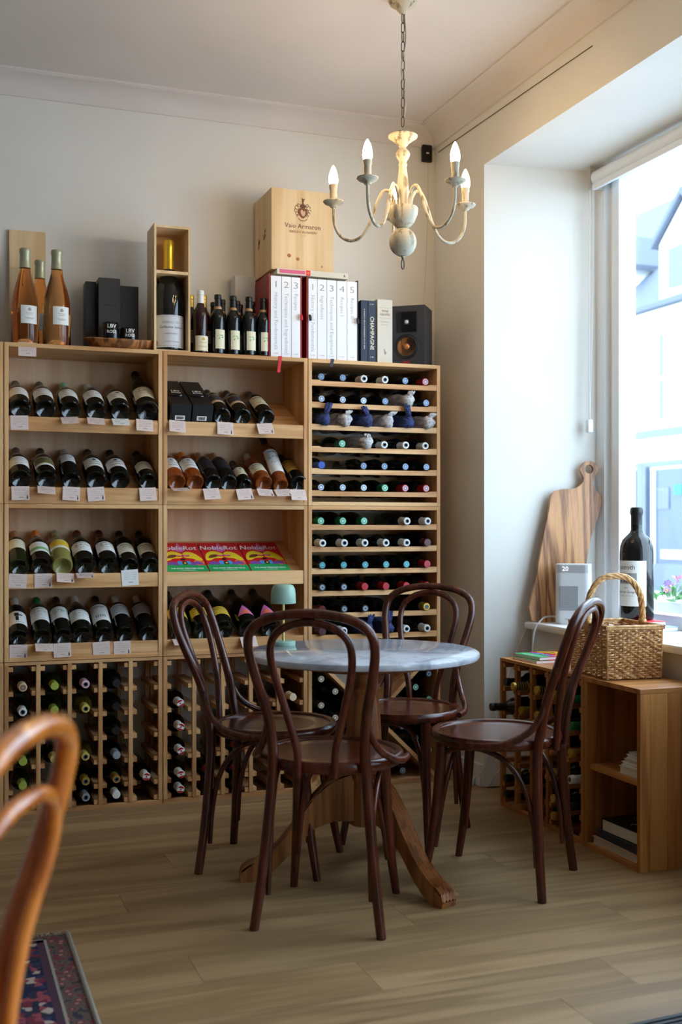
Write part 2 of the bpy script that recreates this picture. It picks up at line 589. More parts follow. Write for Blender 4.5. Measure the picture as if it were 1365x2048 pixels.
# floor of single planks
fl = struct('floor', G().box(-2.6, 2.6, -3.0, YB, -0.05, -0.006), 'vinyl_plank')
PL = {}
def plank(x0, x1, y0, y1):
    key = (round(x1 - x0, 3), round(y1 - y0, 3))
    if key not in PL:
        PL[key] = G().bbox(0, key[0] - 0.0007, 0, key[1] - 0.0006, -0.008, 0, 0.0006).mesh('plank')
    ob('plank', PL[key], 'vinyl_plank', fl, (x0, y0, 0))
pw, pl = 0.185, 1.22
y, row = -0.12, 0
offs = [0.31, 0.92, 0.10, 0.68, 0.46, 1.05, 0.22, 0.8, 0.57]
while y < YB - 0.01:
    y1 = min(y + pw, YB)
    x = -1.6 - offs[row % 9]
    while x < 2.55:
        a, b = max(x, -1.6), min(x + pl, 2.6 if y < 0.7 else (2.40 if y1 < 4.2 and y > 1.5 else XR))
        if b - a > 0.05:
            plank(a, b, y, y1)
        x += pl
    y, row = y1, row + 1
o = struct('floor_extension', G().box(-2.6, -1.6, -3.0, YB, -0.006, -0.0005).box(-1.6, 2.6, -3.0, -0.12, -0.006, -0.0005), 'vinyl_plank', fl)
o.name = 'floor_surround'

# ------------------------------------------------------------------ big shop window
def window(name, y0, y1, z0, z1, mull, sill):
    w = ob(name, None)
    w['kind'] = 'structure'
    ob('jamb', G().bbox(2.70, 2.80, y1 - 0.055, y1 + 0.02, z0, z1, 0.004).bbox(2.728, 2.80, y1 - 0.085, y1 - 0.054, z0, z1, 0.003).bbox(2.715, 2.80, y1 - 0.14, y1 - 0.088, z0, z1, 0.004), 'white_gloss', w)
    ob('jamb', G().bbox(2.70, 2.80, y0, y0 + 0.07, z0, z1, 0.004), 'white_gloss', w)
    ob('bottom_rail', G().bbox(2.717, 2.799, y0 + 0.0705, y1 - 0.1405, z0, z0 + 0.055, 0.004), 'white_gloss', w)
    ob('top_rail', G().bbox(2.717, 2.799, y0 + 0.0705, y1 - 0.1405, z1 - 0.07, z1, 0.004), 'white_gloss', w)
    if mull:
        ob('mullion', G().bbox(2.715, 2.80, mull - 0.03, mull + 0.03, z0 + 0.05, z1 - 0.05, 0.004), 'white_gloss', w)
    ob('pane', G().box(2.765, 2.771, y0 + 0.06, y1 - 0.135, z0 + 0.05, z1 - 0.065), 'window_glass', w)
    if sill:
        ob('window_sill', G().bbox(2.365, 2.76, y0 - 0.0, 4.205, 0.668, 0.698, 0.009), 'sill_paint', w)
    return w
window('window_1', 1.55, 4.165, 0.698, 2.63, 2.2, True)
window('window_2', -2.2, 0.85, 0.30, 2.63, -0.7, False)
ob('window_ledge', G().bbox(2.80, 3.02, 1.5, 4.143, 0.66, 0.70, 0.006), 'sill_paint', bpy.data.objects['window_1'])

# roller blind pulled right up
b = thing('roller_blind', 'white roller blind rolled up under the window soffit', 'blind', (2.66, 4.10, 2.575))
ob('blind_tube', G().lathe([(0.034, 0), (0.034, 2.45)], 24, mat=Matrix.Rotation(R(90), 4, 'X')), 'white_plastic', b)
ob('bracket', G().bbox(-0.035, 0.035, 0.003, 0.018, -0.045, 0.05, 0.003), 'cable_grey', b)
ob('bottom_bar', G().bbox(-0.034, -0.018, -2.44, -0.01, -0.055, -0.03, 0.003), 'white_plastic', b)
ob('pull_chain', G().tube([(-0.02, 0.028, 0.0), (-0.022, 0.03, -0.5), (-0.02, 0.03, -1.03)], 0.0022, 6).tube([(-0.005, 0.028, 0.0), (-0.006, 0.03, -0.5), (-0.02, 0.03, -1.03)], 0.0022, 6), 'cable_white', b)
ob('chain_tensioner', G().bbox(-0.032, -0.008, 0.02, 0.045, -1.075, -1.02, 0.004), 'white_plastic', b)

# ------------------------------------------------------------------ the street outside
struct('street_ground', G().box(XO, 13.0, -6, 34, -0.25, -0.12), 'asphalt')
FX = 13.0
hs = thing('town_house', 'white rendered building with slate roof across the street', 'building', (FX, 16.0, -0.12))
def hp(name, g, m, par=None):
    return ob(name, g, m, par or hs)
hp('facade', G().box(0, 0.5, -16, 14, 0, 5.35), 'render_white')
hp('cornice', G().box(-0.12, 0.05, -16, 14, 2.92, 3.06), 'shop_blue')
hp('cornice', G().box(-0.2, 0.05, -16, 14, 5.10, 5.24), 'render_white')
hp('cornice', G().box(-0.06, 0.05, -16, 14, 2.36, 2.46), 'shop_blue')
hp('gutter', G().box(-0.16, 0.05, -16, 14, 5.36, 5.44), 'slate_roof')
hp('roof', G().prism([(0.05, 5.3), (0.5, 5.3), (4.5, 9.2), (4.4, 9.4), (0.0, 5.46)], lambda p, q, t: (p, t, q), -16, 14), 'slate_roof')
for k, yy in enumerate((-9.6, -6.4, -3.2, 0.85, 4.2, 7.6)):
    w = hp('window', G().box(-0.05, 0.03, yy - 0.12, yy + 1.12, 3.06, 4.95), 'render_white')
    hp('pane', G().box(-0.07, 0.02, yy, yy + 1.0, 3.25, 3.98), 'room_glass', w)
    hp('pane', G().box(-0.07, 0.02, yy, yy + 1.0, 4.06, 4.83), 'room_glass', w)
    hp('sash_bar', G().box(-0.09, 0.02, yy + 0.80, yy + 0.84, 3.25, 4.83), 'render_white', w)
    hp('white_glass', G().box(-0.075, 0.015, yy + 0.02, yy + 0.74, 3.27, 4.82), 'render_white', w)  # added white sheet over the panes, for the whitish part of the glass
    d = hp('dormer', G().prism([(yy - 0.25, 5.45), (yy + 1.25, 5.45), (yy + 1.25, 6.6), (yy + 0.5, 7.3), (yy - 0.25, 6.6)], lambda p, q, t: (t, p, q), 0.12, 2.0), 'render_white')
    hp('pediment', G().prism([(yy - 0.4, 6.55), (yy + 0.5, 7.38), (yy + 1.4, 6.55), (yy + 1.4, 6.67), (yy + 0.5, 7.52), (yy - 0.4, 6.67)], lambda p, q, t: (t, p, q), 0.02, 2.0), 'slate_roof', d)
    hp('pane', G().box(0.06, 0.14, yy + 0.1, yy + 0.9, 5.7, 6.45), 'room_glass', d)
for k, yy in enumerate((-12, -7.8, -3.6, 0.62, 4.9, 9.3)):
    w = hp('shop_window', G().box(-0.04, 0.03, yy, yy + 1.75, 0.5, 2.3), 'shop_glass')
    hp('frame_post', G().box(-0.1, 0.02, yy + 1.62, yy + 1.9, 0.1, 2.36), 'shop_blue', w)
    hp('frame_post', G().box(-0.1, 0.02, yy - 0.1, yy + 0.05, 0.1, 2.36), 'shop_blue', w)
    hp('stall_riser', G().box(-0.08, 0.02, yy - 0.1, yy + 1.9, 0.0, 0.52), 'shop_blue', w)
    hp('poster', G().box(-0.06, 0.02, yy + 0.95, yy + 1.30, 1.55, 1.95), 'shop_blue', w)
    hp('poster', G().box(-0.06, 0.02, yy + 0.55, yy + 0.80, 1.80, 2.0), 'poster_teal', w)
    hp('painted_reflection', G().box(-0.05, 0.02, yy + 0.2, yy + 1.2, 0.62, 0.78), 'render_white', w)  # white box standing in for pale reflections on the shop glass
    hp('glazing_bar', G().box(-0.09, 0.02, yy + 1.38, yy + 1.46, 0.5, 2.3), 'render_white', w)
    hp('doorway', G().box(-0.03, 0.03, yy + 1.9, yy + 2.6, 0.0, 2.32), 'shop_dark')

# flowers in the box on the outside ledge
fb = thing('window_box', 'pale window box of purple flowers outside the glass', 'window box', (2.95, 3.68, 0.70))
ob('trough', G().bbox(-0.06, 0.07, -1.2, 0.45, 0.0, 0.085, 0.006), 'sill_paint', fb)
rng = random.Random(3)
lf = G().add([(0, 0, 0), (0.012, 0.02, 0.012), (0, 0.05, 0.02), (-0.012, 0.02, 0.012)], [(0, 1, 2, 3)]).mesh('leaf')
pet = G()
for k in range(6):
    a = k * PI / 3
    pet.add([(0, 0, 0.004), (0.014 * math.cos(a - .45), 0.014 * math.sin(a - .45), 0.01), (0.019 * math.cos(a), 0.019 * math.sin(a), 0.007), (0.014 * math.cos(a + .45), 0.014 * math.sin(a + .45), 0.01)], [(0, 1, 2, 3)])
pet = pet.mesh('petals')
eye = G().lathe([(0.0, 0.004), (0.006, 0.008), (0.0, 0.014)], 8).mesh('flower_centre')
for k in range(230):
    ob('leaf', lf, 'leaf', fb, (rng.uniform(-.05, .06), rng.uniform(-.7, .42), rng.uniform(.075, .13)), (rng.uniform(-.5, .9), rng.uniform(-.6, .6), rng.uniform(0, 6.3)))
for k in range(110):
    f_ = ob('flower', pet, rng.choice(['flower_purple', 'flower_purple', 'flower_pink']), fb, (rng.uniform(-.05, .06), rng.uniform(-.7, .40), rng.uniform(.12, .19)), (rng.uniform(-.5, .5), rng.uniform(-1.3, -.4), rng.uniform(0, 6.3)))
    ob('flower_centre', eye, 'flower_yellow', f_)

# ================================================================== shelving units
XB = [0.262, 0.868, 1.475, 2.082]
ZB = [0.0, 0.585, 1.187, 1.800]
YF, DEP = 4.43, 0.305
SL = R(25)
T_ = 0.016
def carcass(u, w, h, back=True, pre='pine_', t=T_, dep=DEP):
    ob('side_panel', G().bbox(-w / 2, -w / 2 + t, 0, dep, 0, h, 0.0012), pre + 'z', u)
    ob('side_panel', G().bbox(w / 2 - t, w / 2, 0, dep, 0, h, 0.0012), pre + 'z', u)
    ob('top_panel', G().bbox(-w / 2 + t, w / 2 - t, 0, dep, h - t, h, 0.0012), pre + 'x', u)
    ob('bottom_panel', G().bbox(-w / 2 + t, w / 2 - t, 0, dep, 0, t, 0.0012), pre + 'x', u)
    if back:
        ob('back_panel', G().box(-w / 2 + t, w / 2 - t, dep - 0.006, dep, t, h - t), 'ply', u)
LIP = (0.333, 0.064)
def display_unit(x0, x1, z0, z1, label):
    w, h = x1 - x0 - 0.003, z1 - z0 - 0.001
    u = thing('display_shelf', label, 'shelf', ((x0 + x1) / 2, YF, z0), group='pine display units')
    carcass(u, w, h)
    for lz in LIP:
        sl = ob('sloped_shelf', G().prism([(0.022, lz - 0.010), (0.022, lz - 0.022), (0.298, lz - 0.022 + 0.276 * math.tan(SL)), (0.298, lz - 0.010 + 0.276 * math.tan(SL))],
                                       lambda p, q, t: (t, p, q), -w / 2 + T_, w / 2 - T_), 'pine_x', u)
        ob('front_lip', G().bbox(-w / 2 + T_, w / 2 - T_, 0.003, 0.021, lz - 0.056, lz, 0.002), 'pine_x', sl)
    return u
display_unit(XB[0], XB[1], ZB[2], ZB[3], 'upper left pine display unit with two sloped rows of wine')
display_unit(XB[0], XB[1], ZB[1], ZB[2], 'lower left pine display unit with seven bottles on each row')
display_unit(XB[1], XB[2], ZB[2], ZB[3], 'upper middle pine display unit holding black gift boxes and rosé')
display_unit(XB[1], XB[2], ZB[1], ZB[2], 'lower middle pine display unit holding the bright magazines')
display_unit(XB[0] - 0.606, XB[0], ZB[2], ZB[3], 'upper pine display unit cut off at the left picture edge')
display_unit(XB[0] - 0.606, XB[0], ZB[1], ZB[2], 'middle pine display unit cut off at the left picture edge')

def slat_unit(x0, x1, z0, z1, label):
    w, h = x1 - x0 - 0.003, z1 - z0 - 0.001
    u = thing('slatted_wine_rack', label, 'wine rack', ((x0 + x1) / 2, YF, z0), group='slatted pine racks')
    carcass(u, w, h, False)
    xi = w / 2 - T_
    pts = [(-xi, 0.0), (xi, 0.0), (xi, 0.024), (xi - 0.035, 0.024), (xi - 0.043, 0.020), (-xi + 0.043, 0.020), (-xi + 0.035, 0.024), (-xi, 0.024)]
    sm = G().prism(pts, lambda p, q, t: (p, t, q), 0.02, 0.0).mesh('slat')
    sb = G().prism(pts, lambda p, q, t: (p, t, q), 0.30, 0.28).mesh('slat')
    for k in range(6):
        z = 0.525 - 0.0922 * k - 0.024
        ob('slat', sm, 'pine_x', u, (0, 0.002, z))
        ob('slat', sb, 'pine_x', u, (0, 0, z - 0.02))
    return u
slat_unit(XB[2], XB[3], ZB[2], ZB[3], 'upper right slatted rack holding tissue wrapped bottles')
slat_unit(XB[2], XB[3], ZB[1], ZB[2], 'lower right slatted rack holding teal and red capped bottles')

LV = [0.556 - 0.0935 * k for k in range(6)] + [0.027]
def lattice(name, label, loc, rz, pre, dep=DEP, posts=True, w=0.603, h=0.583, only_frame=False):
    u = thing(name, label, 'wine rack', loc, rz, 'lattice bottle racks')
    t = 0.016
    ob('top_panel', G().bbox(-w / 2, w / 2, 0, dep, h - 0.012, h, 0.001), pre + 'x', u)
    ob('base_rail', G().bbox(-w / 2, w / 2, 0.002, 0.02, 0, 0.016, 0.001).bbox(-w / 2, w / 2, dep - 0.02, dep, 0, 0.016, 0.001), pre + 'x', u)
    pitch = (w - t) / 5
    pm = G().bbox(-t / 2, t / 2, 0, 0.02, 0.016, h - 0.012, 0.001).mesh('post')
    rm = G().bbox(-0.025, 0.025, 0.004, dep - 0.004, -0.009, 0.009, 0.0015).mesh('bottle_rail')
    hl = G().bbox(0.0, 0.025, 0.004, dep - 0.004, -0.009, 0.009, 0.0015).mesh('bottle_rail')
    hr = G().bbox(-0.025, 0.0, 0.004, dep - 0.004, -0.009, 0.009, 0.0015).mesh('bottle_rail')
    for i in range(6):
        x = -w / 2 + t / 2 + pitch * i
        ob('post', pm, pre + 'z', u, (x, 0, 0))
        ob('post', pm, pre + 'z', u, (x, dep - 0.02, 0))
        for z in LV:
            ob('bottle_rail', hl if i == 0 else hr if i == 5 else rm, pre + 'y', u, (x, 0, z))
    return u
lattice('lattice_wine_rack', 'left lattice wine rack on the floor under the seven bottle rows', ((XB[0] + XB[1]) / 2, YF, 0), 0, 'rack_pine_')
lattice('lattice_wine_rack', 'middle lattice wine rack on the floor behind the left chair', ((XB[1] + XB[2]) / 2, YF, 0), 0, 'rack_pine_')
o = lattice('lattice_wine_rack', 'amber lattice rack standing under the window sill', (2.115, 3.65, 0), R(-90), 'amber_pine_', 0.25)

# bin with crossed boards
u = thing('cross_wine_bin', 'floor standing wine bin divided by two crossed boards', 'wine rack', ((XB[2] + XB[3]) / 2, YF, 0))
carcass(u, 0.604, 0.584, False, 'rack_pine_')
q = 0.0113
for sgn in (1, -1):
    poly = [(-0.286, 0.016 + q), (-0.286, 0.016), (-0.286 + q, 0.016), (0.286, 0.568 - q), (0.286, 0.568), (0.286 - q, 0.568)]
    ob('diagonal_board', G().prism(poly if sgn < 0 else poly[::-1], lambda p, q_, t, s=sgn: (p * s, t, q_), 0.006 + (0.0004 if sgn > 0 else 0), DEP - 0.004), 'rack_pine_x', u)
# end of the rack that runs on past the left edge of the picture
lattice('lattice_wine_rack', 'empty lattice rack cut off at the left picture edge', (XB[0] - 0.303, YF, 0), 0, 'rack_pine_')

# open amber cabinet with one shelf, standing next to the lattice rack by the window
u = thing('open_cabinet', 'open amber pine cabinet with books, end of the window rack', 'cabinet', (2.115, 3.181, 0), R(-90))
w, h, dp, t = 0.326, 0.583, 0.25, 0.018
strip = []
ob('side_panel', G().bbox(-w / 2, -w / 2 + t, 0, dp, 0, h - 0.016, 0.0012), 'amber_pine_z', u)
ob('top_panel', G().bbox(-w / 2, w / 2, 0, dp, h - 0.016, h, 0.0012), 'amber_pine_y', u)
ob('bottom_panel', G().bbox(-w / 2 + t, w / 2 - t, 0, dp, 0, t, 0.0012), 'amber_pine_x', u)
ob('middle_shelf', G().bbox(-w / 2 + t, w / 2 - t, 0.012, dp - 0.008, 0.268, 0.286, 0.0015), 'amber_pine_x', u)
ob('back_panel', G().box(-w / 2 + t, w / 2 - t, dp - 0.006, dp, t, h - 0.016), 'amber_pine_z', u)
sp = ob('side_panel', G().bbox(w / 2 - t, w / 2 - 0.004, 0, dp, 0, h - 0.016, 0.0008), 'amber_pine_z', u)
x = 0.0
for k, sw in enumerate((0.038, 0.066, 0.05, 0.055, 0.041)):
    ob('stave', G().bbox(w / 2 - 0.005, w / 2, x + 0.0003, x + sw - 0.0003, 0.0005, h - 0.0165, 0.0006), 'amber_pine_z', sp)
    x += sw

# ================================================================== dining furniture
def chair(name, label, loc, rz, wd='bentwood', seat='seat_veneer', low=False):
    t = thing(name, label, 'chair', loc, rz, 'bentwood chairs')
    half = [(.176, -.192, 0), (.158, -.178, .14), (.143, -.169, .28), (.131, -.165, .42), (.128, -.176, .50), (.138, -.200, .60), (.160, -.238, .70), (.171, -.266, .775), (.160, -.283, .825), (.118, -.293, .855), (.06, -.297, .869), (0, -.298, .873)]
    rad = [.0135, .0145, .015, .015, .0148, .0142, .0135, .013, .0128, .0128, .0128, .0128]
    if low:      # the foreground chair has a stouter, straighter back
        half = [(x, y if z < .45 else -.168 + (y + .168) * .72, z) for x, y, z in half]
        rad = [q * 1.18 for q in rad]
    full = half + [(-x, y, z) for x, y, z in half[-2::-1]]
    ob('outer_hoop', G().tube(full, rad + rad[-2::-1], 12, sub=5), wd, t)
    hi = [(.050, -.198, .425), (.054, -.203, .50), (.078, -.219, .60), (.103, -.247, .70), (.110, -.268, .765), (.098, -.281, .808), (.06, -.290, .838), (0, -.294, .850)]
    if low:
        hi = [(.096, -.196, .425), (.100, -.200, .50), (.118, -.217, .60), (.143, -.243, .68), (.146, -.256, .725), (.124, -.267, .762), (.07, -.275, .787), (0, -.278, .794)]
        hi = [(x, -.190 + (y + .190) * .72, z) for x, y, z in hi]
    ob('inner_hoop', G().tube(hi + [(-x, y, z) for x, y, z in hi[-2::-1]], 0.0108, 10, sub=5), wd, t)
    ob('seat_rim', G().lathe([(.168, .432), (.196, .430), (.203, .436), (.206, .446), (.205, .456), (.199, .463), (.190, .4635), (.183, .461), (.181, .457), (.168, .455)], 48, (0, .008, 0)), wd, t)
    ob('seat', G().lathe([(0, .436), (.1805, .436), (.1815, .457), (.165, .4565), (.10, .4535), (0, .452)], 48, (0, .008, 0)), seat, t)
    for s in (1, -1):
        ob('leg', G().tube([(s * .158, .192, 0), (s * .146, .170, .12), (s * .136, .152, .26), (s * .130, .138, .432)], [.0118, .0142, .0158, .0175], 12), wd, t)
        ob('arm_brace', G().tube([(s * .140, -.186, .575), (s * .146, -.180, .54), (s * .166, -.152, .495), (s * .198, -.095, .461), (s * .2135, -.03, .449), (s * .214, .03, .447)], [.007, .0098, .0105, .0105, .0105, .0095], 10), wd, t)
        ob('stretcher', G().tube([(s * .134, .128, .405), (s * .142, .07, .424), (s * .146, .0, .424), (s * .146, -.07, .396), (s * .143, -.125, .325), (s * .140, -.155, .22), (s * .1435, -.165, .09)], [.0085] * 6 + [.0075], 10), wd, t)
    ob('stretcher', G().tube([(-.137, .158, .11), (-.120, .142, .25), (-.092, .125, .36), (-.045, .118, .412), (.045, .118, .412), (.092, .125, .36), (.120, .142, .25), (.137, .158, .11)], [.0075] + [.0085] * 6 + [.0075], 10), wd, t)
    return t
def face(dx, dy):
    return math.atan2(dy, dx) - PI / 2
chair('bentwood_chair', 'dark bentwood chair in front of the marble table, back to viewer', (1.08, 3.03, 0), face(.206, .337))
chair('bentwood_chair', 'dark bentwood chair at left of the marble table', (1.055, 3.54, 0), face(.293, -.19))
chair('bentwood_chair', 'dark bentwood chair at right, beside the wicker basket rack', (1.677, 3.143, 0), face(-.254, .268))
chair('bentwood_chair', 'dark bentwood chair behind the marble table by the slatted racks', (1.585, 3.68, 0), face(-.283, -.30))
cs, sn = math.cos(R(20.1)), math.sin(R(20.1))
def rel(lat, d):
    return (d * sn + lat * cs, d * cs - lat * sn)
ex, ey = rel(-0.605, 1.265)
chair('bentwood_chair', 'blurred honey coloured bentwood chair in the left foreground', (ex, ey, 0), face(*rel(-1.0, 0.07)), 'honey_bentwood', 'honey_bentwood', True)

TX, TY, TZ = 1.287, 3.309, 0.71
t = thing('pedestal_table', 'round marble topped pedestal table between the dark chairs', 'table', (TX, TY, 0))
ob('marble_top', G().lathe([(0, TZ - 0.026), (0.352, TZ - 0.026), (0.362, TZ - 0.022), (0.366, TZ - 0.013), (0.364, TZ - 0.005), (0.356, TZ), (0, TZ)], 96), 'marble', t)
ob('under_plate', G().lathe([(0, TZ - 0.052), (0.20, TZ - 0.052), (0.215, TZ - 0.040), (0.215, TZ - 0.0265), (0, TZ - 0.0265)], 48), 'table_oak', t)
ob('column', G().lathe([(0, 0.16), (0.040, 0.16), (0.044, 0.30), (0.054, 0.33), (0.058, 0.36), (0.056, 0.45), (0.051, 0.54), (0.047, 0.572), (0.049, 0.578), (0.053, 0.584), (0.053, 0.592), (0.048, 0.598), (0.044, 0.603), (0.047, 0.607), (0.045, 0.614), (0.042, 0.63), (0.045, TZ - 0.05), (0, TZ - 0.05)], 40), 'table_oak', t)
hexa = [(0.05 * math.cos(PI / 3 * k), 0.05 * math.sin(PI / 3 * k)) for k in range(6)]
ob('hub', G().prism(hexa, lambda p, q, z: (p, q, z), 0.165, 0.335), 'table_oak', t)
def foot():
    # side outline of the leg (distance from column, height)
    top = [(0.035, 0.325), (0.075, 0.318), (0.125, 0.290), (0.175, 0.238), (0.225, 0.165), (0.275, 0.105), (0.325, 0.066), (0.365, 0.052), (0.385, 0.038), (0.392, 0.018)]
    bot = [(0.388, 0.0), (0.345, 0.0), (0.300, 0.022), (0.255, 0.062), (0.205, 0.118), (0.155, 0.160), (0.10, 0.178), (0.035, 0.178)]
    n = 9
    vs, fs = [], []
    ridge = [(-0.027, 0.0), (-0.024, 0.004), (-0.019, -0.001), (-0.013, 0.006), (-0.0065, -0.001), (0.0, 0.006), (0.0065, -0.001), (0.013, 0.006), (0.019, -0.001), (0.024, 0.004), (0.027, 0.0)]
    g = G()
    m = len(ridge)
    for r_, z in top:
        for w_, dz in ridge:
            vs.append((r_, w_, z + dz))
    for i in range(len(top) - 1):
        for k in range(m - 1):
            fs.append((i * m + k, (i + 1) * m + k, (i + 1) * m + k + 1, i * m + k + 1))
    g.add(vs, fs)
    out = top + bot
    for w_, rev in ((-0.027, False), (0.027, True)):
        # side cheeks as quads strips between top and bottom outlines
        bl = bot[::-1]
        tl = []
        for (x, z) in bl:
            for (xa, za), (xb, zb) in zip(top, top[1:]):
                if xa <= x <= xb:
                    tl.append((x, za + (zb - za) * (x - xa) / (xb - xa)))
                    break
            else:
                tl.append(top[0] if x < top[0][0] else top[-1])
        V = [(x, w_, z) for x, z in bl] + [(x, w_, z) for x, z in tl]
        k_ = len(bl)
        F = [(i, i + 1, i + 1 + k_, i + k_) for i in range(k_ - 1)]
        g.add(V, [f[::-1] for f in F] if rev else F)
        g.add([(top[-1][0], w_, top[-1][1]), (bot[0][0], w_, bot[0][1]), (tl[-1][0], w_, tl[-1][1])], [(0, 1, 2) if rev else (2, 1, 0)])
    V, F = [], []
    seq = [top[-1]] + bot
    for x, z in seq:
        V += [(x, -0.027, z), (x, 0.027, z)]
    for i in range(len(seq) - 1):
        F.append((2 * i, 2 * i + 1, 2 * i + 3, 2 * i + 2))
    g.add(V, F)
    return g.mesh('foot')
fm = foot()
for k in range(3):
    ob('foot', fm, 'table_oak', t, (0, 0, 0), (0, 0, R(-72) + k * 2 * PI / 3))

# little cordless lamp
lx, ly = rel(-0.19, 3.70)
l = thing('table_lamp', 'small sage green cordless lamp on the marble table', 'lamp', (lx, ly, TZ))
ob('base', G().lathe([(0, 0), (0.039, 0), (0.040, 0.002), (0.040, 0.012), (0.038, 0.014), (0, 0.014)], 40), 'sage_enamel', l)
ob('pole', G().lathe([(0.0045, 0.014), (0.0045, 0.150), (0, 0.150)], 14), 'brass', l)
ob('shade', G().lathe([(0.0, 0.140), (0.036, 0.140), (0.036, 0.139), (0.0405, 0.137), (0.0415, 0.139), (0.0405, 0.170), (0.038, 0.186), (0.032, 0.196), (0.022, 0.2), (0, 0.201)], 40), 'sage_enamel', l)

# ================================================================== chandelier
HX, HY = rel(0.214, 3.885)
h = thing('chandelier', 'distressed cream chandelier with five lit candle bulbs', 'chandelier', (HX, HY, 0))
ob('ceiling_rose', G().lathe([(0, 2.93), (0.052, 2.93), (0.052, 2.920), (0.046, 2.905), (0.028, 2.893), (0.016, 2.880), (0.010, 2.872), (0, 2.872)], 28), 'cream_crackle', h)
link = []
for i in range(12):
    a = 2 * PI * i / 12
    link.append((0.0062 * math.cos(a), 0, 0.0105 * math.sin(a) + (0.0075 if math.sin(a) > 0.01 else -0.0075 if math.sin(a) < -0.01 else 0)))
lm = G().tube(link, 0.0017, 6, closed=True, sub=2).mesh('chain_link')
z, k = 2.857, 0
while z > 2.47:
    ob('chain_link', lm, 'iron', h, (0, 0, z), (0, 0, R(35) + (PI / 2) * (k % 2)))
    z -= 0.0325
    k += 1
ob('flex', G().tube([(0.006, 0, 2.875), (0.012, 0.004, 2.78), (-0.008, -0.004, 2.68), (0.010, 0.0, 2.58), (0.0, 0.0, 2.465)], 0.0022, 6), 'cable_grey', h)
ob('top_dish', G().lathe([(0, 2.462), (0.018, 2.462), (0.040, 2.458), (0.051, 2.450), (0.050, 2.445), (0.040, 2.438), (0.022, 2.425), (0.014, 2.414), (0, 2.414)], 32), 'cream_crackle', h)
ob('stem', G().lathe([(0, 2.416), (0.011, 2.416), (0.010, 2.408), (0.016, 2.402), (0.024, 2.392), (0.025, 2.384), (0.020, 2.372), (0.013, 2.362), (0.013, 2.355), (0.016, 2.350), (0.013, 2.345), (0.015, 2.325), (0.019, 2.290), (0.021, 2.255), (0.019, 2.215), (0.021, 2.208), (0.020, 2.202), (0, 2.200)], 28), 'cream_crackle', h)
ob('bowl', G().lathe([(0, 2.203), (0.050, 2.203), (0.0535, 2.196), (0.051, 2.178), (0.040, 2.152), (0.028, 2.138), (0.020, 2.132), (0, 2.130)], 32), 'cream_crackle', h)
ob('ball', G().lathe([(0.0, 2.133)] + [(0.0475 * math.cos(R(a)), 2.083 + 0.050 * math.sin(R(a))) for a in range(75, -85, -12)] + [(0.006, 2.030), (0.0, 2.028)], 32), 'cream_crackle', h)
rg = [(0.0085 * math.cos(2 * PI * i / 14), 0, 2.006 + 0.016 * math.sin(2 * PI * i / 14)) for i in range(14)]
ob('hanging_ring', G().tube(rg, 0.0022, 6, closed=True, sub=2).tube([(0, 0, 2.034), (0, 0, 2.02)], 0.0045, 8, sub=1), 'iron', h, None, (0, 0, R(30)))
arm = G().tube([(0.030, 0, 2.198), (0.033, 0, 2.232), (0.048, 0, 2.262), (0.070, 0, 2.262), (0.092, 0, 2.222), (0.115, 0, 2.160), (0.145, 0, 2.112), (0.185, 0, 2.098), (0.222, 0, 2.118), (0.243, 0, 2.160), (0.247, 0, 2.222)], 0.0055, 10, sub=4).mesh('arm')
pan = G().lathe([(0, 2.218), (0.010, 2.218), (0.013, 2.222), (0.016, 2.226), (0.030, 2.231), (0.0365, 2.238), (0.036, 2.241), (0.028, 2.239), (0, 2.237)], 28, (0.247, 0, 0)).mesh('drip_pan')
slv = G().lathe([(0, 2.238), (0.0125, 2.238), (0.0125, 2.282), (0.0145, 2.285), (0.0145, 2.299), (0, 2.299)], 18, (0.247, 0, 0)).mesh('candle_sleeve')
blb = G().lathe([(0, 2.299), (0.0135, 2.299), (0.0165, 2.312), (0.0160, 2.325), (0.0125, 2.342), (0.0065, 2.358), (0.0025, 2.365), (0, 2.367)], 18, (0.247, 0, 0)).mesh('bulb')
for k in range(5):
    rz = R(95 - 20.1 + 72 * k)
    a = ob('arm', arm, 'cream_crackle', h, (0, 0, 0), (0, 0, rz))
    ob('drip_pan', pan, 'cream_crackle', a)
    ob('candle_sleeve', slv, 'cream_crackle', a)
    ob('bulb', blb, 'bulb_glow', a)

# ================================================================== bottles
KIND = {  # body radius, profile above the base, neck radius, capsule start, top
    'bordeaux': (0.0375, [(1, .186), (.97, .199), (.86, .211), (.66, .222), (.46, .233), (.40, .243), (.375, .28), (.41, .283), (.41, .295), (.38, .30)], 0.0150, .236, .300),
    'burgundy': (0.0410, [(1, .140), (.97, .160), (.87, .184), (.70, .207), (.50, .230), (.39, .248), (.355, .28), (.385, .283), (.385, .293), (.36, .297)], 0.0150, .244, .297),
    'champagne': (0.0440, [(1, .150), (.96, .175), (.82, .205), (.62, .232), (.43, .262), (.36, .285), (.34, .300), (.37, .304), (.37, .314), (.34, .320)], 0.0152, .230, .320),
    'half': (0.0285, [(1, .148), (.96, .158), (.80, .169), (.58, .179), (.46, .190), (.42, .222), (.48, .224), (.48, .236), (.44, .240)], 0.0125, .192, .240),
    'provence': (0.0375, [(1, .105), (.98, .125), (.90, .150), (.74, .178), (.54, .205), (.42, .228), (.375, .255), (.36, .285), (.40, .288), (.40, .297), (.37, .300)], 0.0150, .240, .300),
    'tall': (0.0330, [(1, .225), (.95, .240), (.80, .254), (.58, .266), (.44, .28), (.40, .335), (.44, .338), (.44, .347), (.40, .350)], 0.0136, .292, .350),
}
BM = {}
